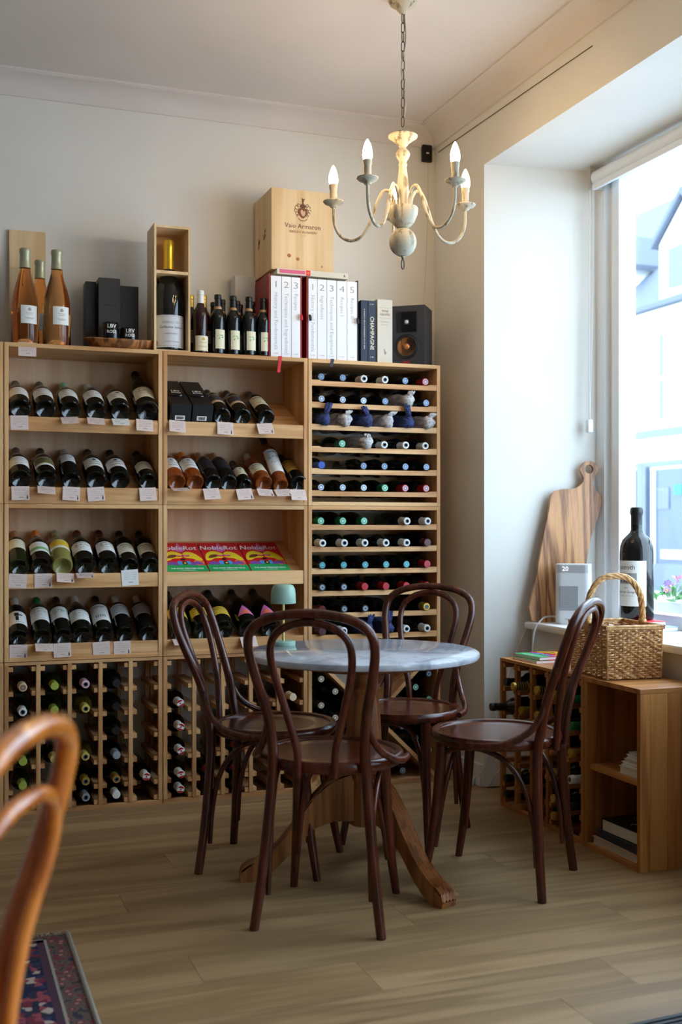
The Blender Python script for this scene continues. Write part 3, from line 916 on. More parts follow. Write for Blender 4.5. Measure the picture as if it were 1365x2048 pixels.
def bmesh_of(kind, what, *a):
    key = (kind, what) + a
    if key in BM:
        return BM[key]
    r, prof, nr, cz, top = KIND[kind]
    if what == 'body':
        p = [(0, .022), (.35 * r, .018), (.62 * r, .006), (.84 * r, 0), (.95 * r, .0015), (r, .006)] + [(k * r, z) for k, z in prof] + [(0, top)]
        g = G().lathe(p, 22)
    elif what == 'capsule':
        # shell just outside the glass of the neck
        pts = [(k * r, z) for k, z in prof]
        out = []
        for i in range(len(pts) - 1):
            (ra, za), (rb, zb) = pts[i], pts[i + 1]
            if za < cz <= zb:
                out.append((ra + (rb - ra) * (cz - za) / (zb - za) + .0007, cz))
            if zb > cz:
                out.append((rb + .0007, zb))
        g = G().lathe([(out[0][0] - .003, cz)] + out + [(out[-1][0] * .98, top + .0008), (0, top + .001)], 18)
    elif what == 'cap_top':
        g = G().lathe([(0, top + .0011), (nr * a[0], top + .0011), (nr * a[0], top + .0018), (0, top + .0018)], 18)
    elif what == 'cap_ring':
        g = G().lathe([(nr * .38, top + .0012), (nr * .60, top + .0012), (nr * .60, top + .0020), (nr * .38, top + .0020), (nr * .38, top + .0012)], 18)
    elif what == 'cap_flag':
        g = G()
        for s in (1, -1):
            pts = [(nr * .92 * math.cos(R(x)), s * nr * .92 * math.sin(R(x))) for x in range(22, 160, 12)]
            g.prism(pts if s > 0 else pts[::-1], lambda p, q, t: (p, q, t), top + .0012, top + .0020)
        g.lathe([(0, top + .0012), (.003, top + .0012), (.003, top + .002), (0, top + .002)], 8)
    elif what == 'label':
        g = G().patch(r, a[0], a[1], -a[2], a[2], 12)
    elif what == 'collar':
        g = G().lathe([(nr + .0012, cz - .010), (nr + .0032, cz - .012), (nr + .0032, cz - .002), (nr + .0014, cz)], 18)
    elif what == 'triangle':
        g = G()
        n = 8
        for k in range(n):
            t0, t1 = k / n, (k + 1) / n
            w0, w1 = a[2] * (1 - t0), a[2] * (1 - t1)
            z0, z1 = a[0] + (a[1] - a[0]) * t0, a[0] + (a[1] - a[0]) * t1
            for j in range(6):
                q = [(-w0 + 2 * w0 * j / 6, z0), (-w0 + 2 * w0 * (j + 1) / 6, z0), (-w1 + 2 * w1 * (j + 1) / 6, z1), (-w1 + 2 * w1 * j / 6, z1)]
                g.add([((r + .0006) * math.sin(x), -(r + .0006) * math.cos(x), z) for x, z in q], [(0, 1, 2, 3)], True)
    elif what == 'print':
        z0, z1, an, style = a
        g = G()
        H = z1 - z0
        rg = random.Random(style)
        def bar(a0, a1, za, zb):
            g.patch(r + .0004, za, zb, a0, a1, max(2, int((a1 - a0) * 8)), .0003)
        if style == 'lines' or style == 'serif':
            for fz, fa, th in ((.78, .62, .05), (.63, .45, .03), (.50, .7, .022), (.38, .35, .02), (.22, .55, .02), (.15, .42, .015)):
                if style == 'serif' and fz == .78:
                    th = .09
                bar(-an * fa, an * fa, z0 + H * fz, z0 + H * (fz + th))
        elif style == 'emblem':
            bar(-an * .12, an * .12, z0 + H * .70, z0 + H * .88)
            bar(-an * .22, an * .22, z0 + H * .74, z0 + H * .80)
            for fz, fa in ((.58, .5), (.50, .35), (.3, .55), (.24, .4)):
                bar(-an * fa, an * fa, z0 + H * fz, z0 + H * (fz + .022))
        elif style == 'sketch':
            for k in range(16):
                x, z = rg.uniform(-.6, .5) * an, rg.uniform(.35, .75)
                bar(x, x + rg.uniform(.06, .3) * an, z0 + H * z, z0 + H * (z + rg.uniform(.01, .03)))
            bar(-an * .5, an * .5, z0 + H * .86, z0 + H * .89)
        elif style == 'figure':
            bar(-an * .22, an * .05, z0 + H * .25, z0 + H * .60)
            bar(-an * .30, an * .10, z0 + H * .62, z0 + H * .86)
            bar(an * .10, an * .42, z0 + H * .66, z0 + H * .74)
            bar(-an * .3, an * .5, z0 + H * .10, z0 + H * .125)
        elif style == 'band':
            bar(-an, an, z0 + H * .20, z0 + H * .46)
        elif style == 'picture':
            bar(-an * .92, an * .92, z0 + H * .24, z0 + H * .95)
        elif style == 'leafy':
            for k in range(14):
                x, z = rg.uniform(-.65, .5) * an, rg.uniform(.42, .75)
                bar(x, x + rg.uniform(.08, .2) * an, z0 + H * z, z0 + H * (z + rg.uniform(.03, .08)))
        elif style == 'bold':
            for k in range(5):
                x = (-.45 + .2 * k) * an
                bar(x, x + .07 * an, z0 + H * .2, z0 + H * .34)
            bar(-an * .6, an * .55, z0 + H * .86, z0 + H * .88)
            bar(-an * .5, an * .35, z0 + H * .80, z0 + H * .815)
    elif what == 'stripes':
        g = G()
        for k in range(5):
            z = cz + .008 + k * .010
            g.lathe([(nr + .0012, z), (nr + .0016, z + .0005), (nr + .0016, z + .0045), (nr + .0012, z + .005)], 18)
    BM[key] = g.mesh(what)
    return BM[key]

def bottle(label, loc, rot=(0, 0, 0), kind='bordeaux', glass='dark_glass', cap='black', lab=None, top=None, scale=1.0, group=None, name='wine_bottle', collar=None, cat='bottle', extra=None):
    """lab = (paper colour, z0, z1, half angle, print style, ink colour)"""
    t = thing(name, label, cat, loc, group=group, rot=rot)
    t.scale = scale if isinstance(scale, tuple) else (scale,) * 3
    ob('glass_body', bmesh_of(kind, 'body'), glass, t)
    cp = None
    if cap:
        cp = ob('capsule', bmesh_of(kind, 'capsule'), 'foil_' + cap, t)
    if top == 'ring':
        ob('cap_ring', bmesh_of(kind, 'cap_ring'), 'foil_slate', cp)
    elif top == 'flag':
        ob('cap_flag', bmesh_of(kind, 'cap_flag'), 'foil_red', cp)
    elif top == 'stripes':
        ob('cap_stripes', bmesh_of(kind, 'stripes'), 'foil_black', cp)
    elif top:
        ob('cap_top', bmesh_of(kind, 'cap_top', .82), 'foil_' + top, cp)
        ob('cap_ring', bmesh_of(kind, 'cap_ring'), 'foil_slate' if top != 'slate' else 'foil_silver', cp)
    if collar:
        ob('neck_collar', bmesh_of(kind, 'collar'), 'foil_' + collar, t)
    if lab:
        c, z0, z1, an, style, ink = lab
        if style == 'triangle':
            l_ = ob('label', bmesh_of(kind, 'triangle', z0, z1, an), 'paper_' + c, t)
            ob('label_print', bmesh_of(kind, 'triangle', z0 + .004, z0 + (z1 - z0) * .55, an * .55).copy(), 'paper_' + ink, l_).scale = (1.008, 1.008, 1)
        else:
            l_ = ob('label', bmesh_of(kind, 'label', z0, z1, an), 'paper_' + c, t)
            if style:
                ob('label_print', bmesh_of(kind, 'print', z0, z1, an, style), 'paper_' + ink, l_)
    return t

def lie(phi, twist=0.0):
    m = Matrix.Rotation(phi, 4, 'X') @ Matrix.Rotation(twist, 4, 'Z')
    return m.to_euler()
def on_slope(x, z0, li, kind, twist=0.0, scale=1.0, slip=0.0, tilt=None):
    """position and rotation of a bottle lying base forward on a sloped shelf"""
    r = KIND[kind][0] * scale
    ys, zs = YF + 0.0235, z0 + LIP[li] - 0.0095
    d = (math.cos(SL), math.sin(SL))
    n = (-math.sin(SL), math.cos(SL))
    k = 0.001 + slip
    if tilt:      # propped steeper than the shelf, on its lower rim
        n = (-math.sin(tilt), math.cos(tilt))
    rr = r + 0.0006
    return (x, ys + d[0] * k + n[0] * rr, zs + d[1] * k + n[1] * rr), lie(-(PI / 2 - (tilt or SL)), twist)
WH, CR, IV = 'white', 'cream', 'ivory'
def lb(c, style='lines', ink='mid_grey', z0=.055, z1=.135, an=1.15):
    return (c, z0, z1, an, style, ink)
LEFT = 'left display unit'
rows = [
 (ZB[2], 0, 'top row of the left display units', [
  (.322, 'burgundy', 'dark_glass', 'grey', lb(WH), None, 'black bottle, grey cap, plain white label'),
  (.415, 'burgundy', 'dark_glass', 'grey', lb(WH, 'serif'), None, 'black bottle, grey cap, white label'),
  (.510, 'burgundy', 'dark_glass', 'mint', lb(WH, 'serif'), None, 'black bottle with a pale green cap'),
  (.608, 'burgundy', 'dark_glass', 'white', lb(WH), None, 'black bottle with a white cap'),
  (.703, 'burgundy', 'dark_glass', 'tan', lb(IV, 'emblem', 'ink'), None, 'black bottle with a tan cap'),
  (.806, 'champagne', 'dark_glass', 'black', lb(CR, 'sketch', 'brown', .045, .125, 1.1), 'white', 'tall black bottle with sketched cream label')]),
 (ZB[2], 1, 'second row of the left display units', [
  (.324, 'burgundy', 'dark_glass', 'grey', lb(WH), None, 'black bottle, brown grey cap'),
  (.419, 'burgundy', 'dark_glass', 'black', lb(WH, 'picture', 'olive'), None, 'bottle with green pictorial label'),
  (.513, 'bordeaux', 'dark_glass', 'silver', lb(WH, 'lines', 'mid_grey', .115, .185, .85), None, 'slim bottle with silver cap and high white label'),
  (.608, 'burgundy', 'dark_glass', 'black', lb(WH, 'emblem', 'ink'), None, 'black capped bottle with crest label, left of a pair'),
  (.699, 'burgundy', 'dark_glass', 'black', lb(WH, 'emblem', 'ink'), None, 'black capped bottle with crest label, right of a pair'),
  (.810, 'bordeaux', 'dark_glass', 'black', lb(CR, 'lines', 'mid_grey', .05, .125), None, 'black bottle with cream label')]),
 (ZB[1], 0, 'third row of the left display units', [
  (.318, 'bordeaux', 'green_glass', 'tan', lb(CR, 'emblem', 'linen', .1, .175), None, 'tan capped bottle with cream seal label'),
  (.400, 'burgundy', 'dark_glass', 'orange', lb(WH, 'band', 'green'), 'white', 'orange capped bottle with a green striped label'),
  (.479, 'burgundy', 'white_wine_glass', 'sage', lb(WH, 'picture', 'yellow', .085, .155), None, 'pale white wine bottle with sunny yellow label'),
  (.565, 'burgundy', 'dark_glass', 'dark_red', lb(WH, 'sketch', 'ink'), None, 'red capped bottle with sketched label, left one of the pair'),
  (.654, 'burgundy', 'dark_glass', 'dark_red', lb(WH, 'sketch', 'ink'), None, 'red capped bottle with sketched label, right one of the pair'),
  (.737, 'bordeaux', 'dark_glass', 'black', lb(IV, 'lines', 'olive'), None, 'black bottle above the white price card'),
  (.820, 'bordeaux', 'dark_glass', 'black', lb(CR, 'lines', 'olive'), None, 'black bottle with yellowish label')]),
 (ZB[1], 1, 'fourth row of the left display units', [
  (.318, 'bordeaux', 'dark_glass', 'white', lb(WH, 'figure', 'black', .05, .145), None, 'bottle with black cartoon mark on white label'),
  (.405, 'bordeaux', 'dark_glass', 'green', lb(WH, 'sketch', 'mid_grey', .075, .175), 'white', 'green capped bottle'),
  (.482, 'bordeaux', 'dark_glass', 'black', lb(WH, 'leafy', 'green', .085, .175), None, 'bottle with leafy green label'),
  (.555, 'burgundy', 'dark_glass', 'white', lb(WH, 'sketch', 'mid_grey'), None, 'white topped bottle with plain white label'),
  (.640, 'bordeaux', 'dark_glass', 'black', lb(WH, 'bold', 'black', .06, .185), 'white', 'black capped bottle with bold white label'),
  (.720, 'bordeaux', 'dark_glass', 'white', lb('fog', 'lines', 'mid_grey', .105, .185), None, 'white capped bottle with grey label, left one of the pair'),
  (.809, 'bordeaux', 'dark_glass', 'white', lb('grey', 'lines', 'mid_grey', .105, .185), None, 'white capped bottle with grey label, right one of the pair')]),
 (ZB[2], 0, 'top row of the middle display units', [
  (1.111, 'bordeaux', 'dark_glass', 'black', lb('tan', 'picture', 'ink', .075, .165), 'grey', 'bottle with tan picture label beside the gift boxes'),
  (1.197, 'bordeaux', 'dark_glass', 'black', lb('tan', 'picture', 'ink', .075, .165), 'grey', 'bottle with tan picture label, between two others'),
  (1.297, 'bordeaux', 'dark_glass', 'grey', lb(CR, 'serif', 'olive', .07, .165), None, 'bottle with cream label beside the empty shelf end')]),
 (ZB[2], 1, 'second row of the middle display units', [
  (.925, 'bordeaux', 'amber_glass', 'orange', lb(WH, 'emblem', 'mid_grey', .07, .17), None, 'orange rosé bottle half hidden by the frame'),
  (.999, 'bordeaux', 'amber_glass', 'orange', lb(WH, 'emblem', 'mid_grey', .07, .17), None, 'orange rosé bottle with white label'),
  (1.074, 'bordeaux', 'dark_glass', 'tan', lb('black', 'lines', 'ink', .07, .17), None, 'black labelled bottle, left one of the pair'),
  (1.138, 'bordeaux', 'dark_glass', 'tan', lb('black', 'lines', 'ink', .07, .17), None, 'black labelled bottle, right one of the pair'),
  (1.210, 'half', 'dark_glass', 'black', lb(CR, 'emblem', 'olive', .055, .125), None, 'small half bottle with cream label'),
  (1.287, 'bordeaux', 'amber_glass', 'white', lb(CR, 'lines', 'ink', .055, .13), None, 'white capped rosé bottle with cream label'),
  (1.358, 'tall', 'amber_glass', 'navy', lb(WH, 'sketch', 'blue', .06, .215, 1.1), None, 'tall slim bottle with blue wax top'),
  (1.439, 'bordeaux', 'dark_glass', 'black', lb('gold', 'lines', 'brown', .07, .175), None, 'bottle with a golden label at the row end')]),
 (ZB[1], 1, 'fourth row of the middle display units', [
  (.940, 'champagne', 'dark_glass', 'black', lb('yellow', 'lines', 'sepia', .06, .12), None, 'dark bottle with yellow label in the corner'),
  (1.035, 'champagne', 'dark_glass', 'black', lb('yellow', 'lines', 'sepia', .06, .12), None, 'dark bottle with yellow label, middle of three'),
  (1.118, 'champagne', 'dark_glass', 'black', lb('yellow', 'lines', 'sepia', .06, .12), None, 'dark bottle with yellow label, rightmost of three'),
  (1.222, 'champagne', 'dark_glass', 'black', ('magenta', .055, .125, .85, 'triangle', 'orange'), None, 'dark bottle with whole pink triangle label'),
  (1.317, 'champagne', 'dark_glass', 'black', ('magenta', .055, .125, .85, 'triangle', 'orange'), None, 'dark bottle with pink triangle behind the lamp')]),
]
rj = random.Random(11)
for z0, li, where, items in rows:
    for x, kind, glass, cap, lab, collar, desc in items:
        sc, tl = (1.06, R(33)) if collar == 'white' and kind == 'champagne' else (1.0, R(39)) if kind == 'tall' else (1.0, None)
        pos, rot = on_slope(x, z0, li, kind, rj.uniform(-.14, .14), sc, 0.0, tl)
        bottle(desc + ', ' + where.replace(' of the ', ', '), pos, rot, kind, glass, cap, lab, collar=collar, scale=sc, group='bottles on the sloped display shelves')

# black gift boxes lying on the top middle row
gb = G().bbox(-.0415, .0415, -.041, .041, 0, .30, .001).mesh('carton')
for k, (x, w_) in enumerate(((.941, 'left'), (1.030, 'right'))):
    t = thing('gift_box', 'black gift carton with barcode, %s one of two, top middle row' % w_, 'gift box', group='black cartons on the shelf')
    pos, rot = on_slope(x, ZB[2], 0, 'bordeaux')
    t.location = (pos[0], pos[1] - 0.0014, pos[2] + 0.0032)
    t.rotation_euler = rot
    ob('carton', gb, 'black_card', t)
    wn = ob('window_bottle', G().lathe([(0, .0), (.0345, .0), (.037, .003), (.0345, .007), (0, .009)], 28, mat=Matrix.Translation((0, -.041, .13)) @ Matrix.Rotation(R(90), 4, 'X')), 'black_gloss', t)
    ob('window_print', text_geo('LBV', .022, lambda a, b: (a, -.0505, .142 + b), .02).add(*[(lambda gg: (gg.v, gg.f))(text_geo('ROSE', .017, lambda a, b: (a, -.0505, .12 + b), .02))][0]), 'paper_white', wn)
    st = ob('barcode_sticker', G().box(-.022, .018, -.0006 + .006, .024, -.0008, -.0001).map(lambda x, y, z: (x, y, z)), 'paper_white', t)
    bars = G()
    rb = random.Random(k)
    xx = -.016
    while xx < .011:
        w2 = rb.uniform(.0006, .0018)
        bars.box(xx, xx + w2, .009, .021, -.0012, -.0007)
        xx += w2 + rb.uniform(.0006, .0014)
    ob('barcode', bars, 'paper_black', st)

# ------------------------------------------------------------------ price cards on the shelf lips
def price_card(label, x, z, tilt, col='blush', w=.066, h=.054, roll=0.0):
    c = ob('price_card', G().add([(-w / 2, 0, -h), (w / 2, 0, -h), (w / 2, 0, 0), (-w / 2, 0, 0), (-w / 2, -.0008, -h), (w / 2, -.0008, -h), (w / 2, -.0008, 0), (-w / 2, -.0008, 0)],
           [(3, 2, 1, 0), (4, 5, 6, 7), (0, 1, 5, 4), (1, 2, 6, 5), (2, 3, 7, 6), (3, 0, 4, 7)]), 'paper_' + col, None, (x, YF + .0015, z), (tilt, roll, 0))
    tag(c, label, 'price card', 'handwritten price cards')
    g = G()
    rg = random.Random(label)
    for k in range(4):
        zz = -h * (.18 + .14 * k)
        xx = -w * .33
        while xx < w * .30:
            l_ = rg.uniform(.004, .011)
            g.box(xx, xx + l_, -.0013, -.0007, zz - .0006 + rg.uniform(-.0006, .0006), zz + .0004)
            xx += l_ + .0025
    g.box(-w * .1, w * .16, -.0013, -.0007, -h * .82, -h * .77)
    ob('handwriting', g, 'paper_mid_grey', c)
    if rg.random() < .35:
        ob('bottle_stamp', G().box(w * .34, w * .41, -.0013, -.0007, -h * .92, -h * .72).box(w * .36, w * .39, -.0013, -.0007, -h * .72, -h * .62), 'paper_ink', c)
cards = [(ZB[2], 0, 'top left row', [(.318, 0), (.504, 1), (.604, 1), (.699, 1), (.795, .5)]),
         (ZB[2], 1, 'second left row', [(.322, .2), (.418, 1), (.513, .2), (.604, .1), (.806, .3)]),
         (ZB[1], 0, 'third left row', [(.315, 0), (.407, 0), (.489, .9), (.562, 1.25), (.736, 0)]),
         (ZB[1], 1, 'fourth left row', [(.316, 0), (.409, 1.1), (.477, .1), (.625, 0), (.707, 0)]),
         (ZB[2], 0, 'top middle row', [(.926, .5), (1.122, .3), (1.286, .6)]),
         (ZB[2], 1, 'second middle row', [(.934, 1.35), (1.062, .6), (1.199, .6), (1.286, 1.0), (1.360, 1.0), (1.429, .6)]),
         (ZB[1], 1, 'fourth middle row', [(.938, 1.2), (1.216, .8)])]
for z0, li, where, items in cards:
    for k, (x, tl) in enumerate(items):
        col = 'white' if (z0, li, k) in ((ZB[2], 0, 3), (ZB[1], 0, 4)) else 'blush'
        if where == 'top middle row':
            col = 'blush'
        price_card('%s price card, %s from the left on the lip of the %s' % (('white' if col == 'white' else 'pale pink'), ORD[k], where), x, z0 + LIP[li] + (.002 if not (where == 'third left row' and k == 4) else .012), -tl, col, .066, .054 if not (where == 'third left row' and k == 4) else .062, rj.uniform(-.08, .08))
price_card('pale pink price card under the rosé magnums on the shelf top edge', .348, 1.801, 0, 'blush', .066, .052)

# ------------------------------------------------------------------ magazines on the third middle row
def blob(pts, n=4):
    out = []
    N = len(pts)
    for i in range(N):
        p0, p1, p2, p3 = [Vector(pts[(i + k - 1) % N] + (0,)) for k in range(4)]
        for k in range(n):
            t = k / n
            q = 0.5 * ((2 * p1) + (p2 - p0) * t + (2 * p0 - 5 * p1 + 4 * p2 - p3) * t * t + (3 * p1 - p0 - 3 * p2 + p3) * t ** 3)
            out.append((q.x, q.y))
    return out
MAGW, MAGH = .168, .265
def disc(x, y, r, n=12, sy=1.0):
    return [(x + r * math.cos(2 * PI * k / n), y + r * sy * math.sin(2 * PI * k / n)) for k in range(n)]
MAGM = {}
def magazine(label, loc, rot, group):
    t = thing('magazine', label, 'magazine', loc, group=group, rot=rot)
    w, h, th = MAGW / 2, MAGH, .0105
    if not MAGM:
        def lay(polys, z):
            g = G()
            for p in polys:
                g.add([(x, y * MAGH / .205, z) for x, y in p], [tuple(range(len(p)))])
            return g.mesh('print')
        MAGM['pages'] = G().box(-w + .001, w - .001, .001, h - .001, .0004, th - .0006).mesh('pages')
        MAGM['cover'] = G().box(-w, w, 0, h, th - .0006, th).box(-w, w, 0, h, 0, .0005).box(-w, -w + .001, 0, h, 0, th).mesh('cover')
        MAGM['green_band'] = lay([blob([(-w, 0), (w, 0), (w, .042), (.03, .048), (0, .052), (-.03, .047), (-w, .046)], 1)], th + .0002)
        MAGM['red_fan'] = lay([disc(w - .024, .062, .022)], th + .0004)
        for sgn in (-1, 1):
            MAGM['purple_grapes%d' % sgn] = lay([blob([(sgn * .020, .046), (sgn * .036, .044), (sgn * .052, .047), (sgn * .070, .046), (sgn * .074, .058), (sgn * .062, .066), (sgn * .050, .070), (sgn * .036, .064), (sgn * .024, .062)][::sgn])], th + .0005)
        MAGM['blue_wings'] = lay([blob([(-.010, .052), (-.026, .048), (-.030, .066), (-.020, .074), (-.008, .066)]), blob([(.008, .052), (.020, .048), (.026, .060), (.020, .074), (.006, .068)])], th + .0006)
        MAGM['bee_body'] = lay([blob([(-.009, .050), (.007, .048), (.010, .064), (.0, .070), (-.010, .064)]), disc(-.002, .084, .010, 10, .7)], th + .0007)
        MAGM['yellow_hands'] = lay([blob([(-.080, .080), (-.070, .120), (-.045, .140), (-.020, .138), (.004, .118), (-.012, .112), (-.030, .118), (-.022, .104), (.0, .102), (-.012, .092), (-.04, .09), (-.062, .076)]),
                                    blob([(.080, .078), (.066, .112), (.046, .132), (.022, .138), (.004, .122), (.018, .114), (.034, .116), (.026, .104), (.004, .104), (.014, .094), (.040, .088), (.060, .076)])], th + .0006)
        MAGM['pink_rays'] = lay([blob([(-.012, .14), (-.034, .17), (-.012, .176), (0, .20), (.012, .176), (.034, .17), (.012, .14)]), blob([(-.03, .114), (-.004, .108), (-.004, .122), (-.024, .128)]), blob([(.006, .108), (.034, .112), (.028, .126), (.008, .120)])], th + .0004)
        MAGM['brown_patch'] = lay([blob([(-.066, .092), (-.030, .100), (-.026, .116), (-.052, .114)])], th + .0008)
        MAGM['yellow_mark'] = lay([disc(.001, .058, .0055)], th + .0009)
        f = lambda a, b: (a, b * MAGH / .205, th + .0010)
        tg = text_geo('NobleRot', .040, lambda a, b: f(a - .008, b + .164), .012, .18)
        MAGM['title'] = tg.mesh('title')
        tg = text_geo('THE WINE TERROIRS ISSUE', .0112, lambda a, b: f(a, b + .020), .02)
        MAGM['strapline'] = tg.mesh('strapline')
        MAGM['small_print'] = tiny_print(.06, .004, lambda a, b: f(a, b + .008), 4).mesh('small_print')
    ob('pages', MAGM['pages'], 'paper_snow', t)
    c = ob('cover', MAGM['cover'], 'paper_red', t)
    for n, m in (('green_band', 'grass'), ('red_fan', 'orange'), ('purple_grapes-1', 'violet'), ('purple_grapes1', 'violet'), ('blue_wings', 'blue'), ('bee_body', 'black'), ('yellow_hands', 'sunny'), ('pink_rays', 'magenta'), ('brown_patch', 'brown'), ('yellow_mark', 'yellow'), ('title', 'snow'), ('strapline', 'snow'), ('small_print', 'snow')):
        ob(n.rstrip('-1'), MAGM[n], 'paper_' + m, c)
    return t
ys, zs = YF + 0.0245, ZB[1] + LIP[0] - 0.0088
for k, x in enumerate((.976, 1.150, 1.324)):
    magazine('red magazine with yellow hands on the sloped shelf, %s from left' % ORD[k], (x, ys, zs), (SL, 0, 0), 'magazines on the sloped shelf')
# two more lie flat on the window rack, and one under them
for k, (dx, dy, dz, rz) in enumerate(((0, 0, 0, 0), (.012, .005, .0118, .05))):
    magazine(['lower green edged magazine lying flat on the window rack', 'upper green edged magazine lying flat on the window rack'][k], (2.14 + dx, 3.80 + dy, .5832 + dz), (0, 0, R(-90) + .05 + rz), 'magazines on the window rack')

# ================================================================== bottles lying neck forward in the racks
FWD = lie(PI / 2)
def racked(label, x, z, cap, top=None, glass='dark_glass', kind='bordeaux', y=None, group=None, tilt=0.0, rot=None):
    h_ = KIND[kind][4]
    return bottle(label, (x, (YF + h_ + .004) if y is None else y, z), rot or lie(PI / 2 + tilt, rj.uniform(-.5, .5)), kind, glass, cap, None, top, group=group)
CAPN = {'S': ('black', 'steel_blue', 'black capped bottle with blue grey disc'), 's': ('black', 'silver', 'black capped bottle with silver disc'), 'W': ('white', 'ring', 'white capped bottle'), 'R': ('red', 'pink', 'red capped bottle'), 'r': ('red', None, 'plain red capped bottle'),
        'G': ('green', 'mint', 'green capped bottle'), 'B': ('blue', None, 'bright blue capped bottle'), 'T': ('black', 'teal', 'black bottle with teal disc'), 'D': ('black', 'slate', 'black bottle with dark grey disc'),
        'P': ('plum', None, 'plum capped bottle'), 'K': ('dark_red', None, 'dark red capped bottle'), 'Z': ('gold', 'ring', 'gold ringed bottle')}
tissue_m = {}
def tissue_bottle(label, x, z, y0, col, seed, group):
    t = thing('wrapped_bottle', label, 'bottle', (x, y0, z), group=group, rot=(PI / 2, 0, 0))
    rg = random.Random(seed)
    g = G()
    n = 22
    prof = [(.0, .0), (.033, .001), (.038, .02), (.0385, .17), (.036, .195), (.030, .215), (.026, .232), (.025, .252), (.0285, .278), (.027, .296), (.018, .308), (.008, .313), (0, .314)]
    vs, fs = [], []
    ph = rg.uniform(0, 6)
    for i, (r_, zz) in enumerate(prof):
        for k in range(n):
            a = 2 * PI * k / n
            q = r_ * (1 + (.10 if .2 < zz < .3 else .03) * math.sin(3 * a + ph + zz * 40) + (.07 if .2 < zz < .3 else .02) * math.sin(7 * a - zz * 60))
            vs.append((q * math.cos(a), q * math.sin(a), zz))
    for i in range(len(prof) - 1):
        for k in range(n):
            fs.append((i * n + k, i * n + (k + 1) % n, (i + 1) * n + (k + 1) % n, (i + 1) * n + k))
    g.add(vs, fs, True)
    ob('paper_wrap', g.mesh('paper_wrap', 70), 'tissue_' + col, t)
    # twisted end of the paper standing up from the neck
    g = G()
    ln = rg.uniform(.03, .048) if col == 'navy' else rg.uniform(.006, .014)
    dx = rg.uniform(-.012, .02)
    path = [(0, .012, .292), (dx * .3, .026, .302), (dx, .026 + ln * .5, .304), (dx * 1.6, .026 + ln, .300)]
    for k in range(7):
        o_ = (k - 3) * .0036
        g.tube([(p[0] + o_ * (i / 3 + .15), p[1] + rg.uniform(-.003, .003), p[2] + rg.uniform(-.004, .004)) for i, p in enumerate(path)], [.008, .0065, .0075, .004], 6, sub=3, flat=.6)
    ob('paper_twist', g, 'tissue_' + col, t)
    return t
UP = [['S', 'S', 'W', 'W', 'S', 'R'], ['s', 's', 's', 'S', 'tg', 'S'], ['tn', 'tg', 'tn', 'tg', 'tn', 'tg'], [None, 'G', 'tg', 'W', 'W', 'W'], ['B', None, 'S', 'S', 'S', 'S'], ['s', 's', 's', 'G', 'R', 'R']]
LO = [['G', 'G', 'G', None, 'W', 'W'], ['W', 'W', 'W', 'W', 'W', 'P'], ['T', 'T', 'T', 'T', 'T', 'r'], ['D', 'D', 'r', 'r', 'r', 'r'], ['K', 'D', 'D', 'D', None, 'Z'], ['P', 'W', 'tn', 'tn', 'W', 'W']]
for nm, grid, z0 in (('upper slatted rack', UP, ZB[2]), ('lower slatted rack', LO, ZB[1])):
    for r_, line in enumerate(grid):
        zt = z0 + 0.525 - 0.0922 * r_ - .004
        for c_, k in enumerate(line):
            if not k:
                continue
            x = XB[2] + .059 + .0955 * c_
            where = '%s slot of %s shelf, %s' % (ORD[c_], ORD[r_], nm)
            y = YF + .300 + rj.uniform(-.006, .006) - (.016 if k in 'WTDrKPZ' and z0 == ZB[1] else 0)
            if k[0] == 't':
                tissue_bottle('bottle in %s tissue paper, %s' % ('navy' if k[1] == 'n' else 'grey', where), x + .01, zt + .0245, YF + .285, 'navy' if k[1] == 'n' else 'grey', r_ * 10 + c_, 'tissue wrapped bottles')
            else:
                cp, tp, ds = CAPN[k]
                racked(ds + ', ' + where, x, zt + .0172, cp, tp, y=y, group='bottles in the slatted racks', kind='bordeaux' if k in 'SsWRrTDB' else 'burgundy')

# lattice racks: (column, row) -> cap
pitch = (0.603 - 0.016) / 5
def lat_pos(x0, c_, r_):
    return x0 + .0015 + .008 + pitch * (c_ + .5), (LV[r_ + 1] + .009 + .0185)
L1 = {(0, 0): ('cream', 'tan', 'red_wine_glass'), (0, 1): ('white', 'ring', 'dark_glass'), (0, 2): ('dark_red', None, 'red_wine_glass'), (0, 3): ('lime', None, 'green_glass'), (0, 4): ('lime', None, 'green_glass'),
      (1, 0): ('lime', None, 'green_glass'), (1, 1): ('lime', None, 'green_glass'), (1, 3): ('yellow', None, 'dark_glass'), (2, 0): ('pink', 'ring', 'dark_glass'), (2, 1): ('yellow', 'ring', 'olive_glass'),
      (2, 3): ('yellow', 'ring', 'olive_glass'), (2, 4): ('gold', 'ring', 'dark_glass'), (2, 5): ('silver', 'ring', 'dark_glass'), (3, 0): ('black', None, 'dark_glass'), (3, 1): ('black', None, 'dark_glass'), (3, 2): ('black', None, 'dark_glass'),
      (3, 3): ('silver', None, 'dark_glass'), (3, 4): ('gold', 'ring', 'dark_glass'), (3, 5): ('white', None, 'dark_glass'), (4, 4): ('white', 'flag', 'dark_glass')}
L2 = {(0, k): ('white', 'flag', 'dark_glass') for k in range(1, 6)}
L2.update({(1, 4): ('red', None, 'dark_glass'), (2, 2): ('red', None, 'dark_glass'), (2, 3): ('red', None, 'dark_glass'), (2, 4): ('red', None, 'dark_glass'), (2, 5): ('red', None, 'dark_glass'), (3, 1): ('plum', None, 'red_wine_glass'), (4, 1): ('cream', None, 'red_wine_glass'), (4, 2): ('cream', None, 'red_wine_glass')})
CN = {'cream': 'cream', 'white': 'white', 'dark_red': 'dark red', 'lime': 'lime green', 'yellow': 'pale yellow', 'pink': 'pale pink', 'gold': 'gold', 'silver': 'silver', 'black': 'black', 'red': 'red', 'plum': 'plum'}
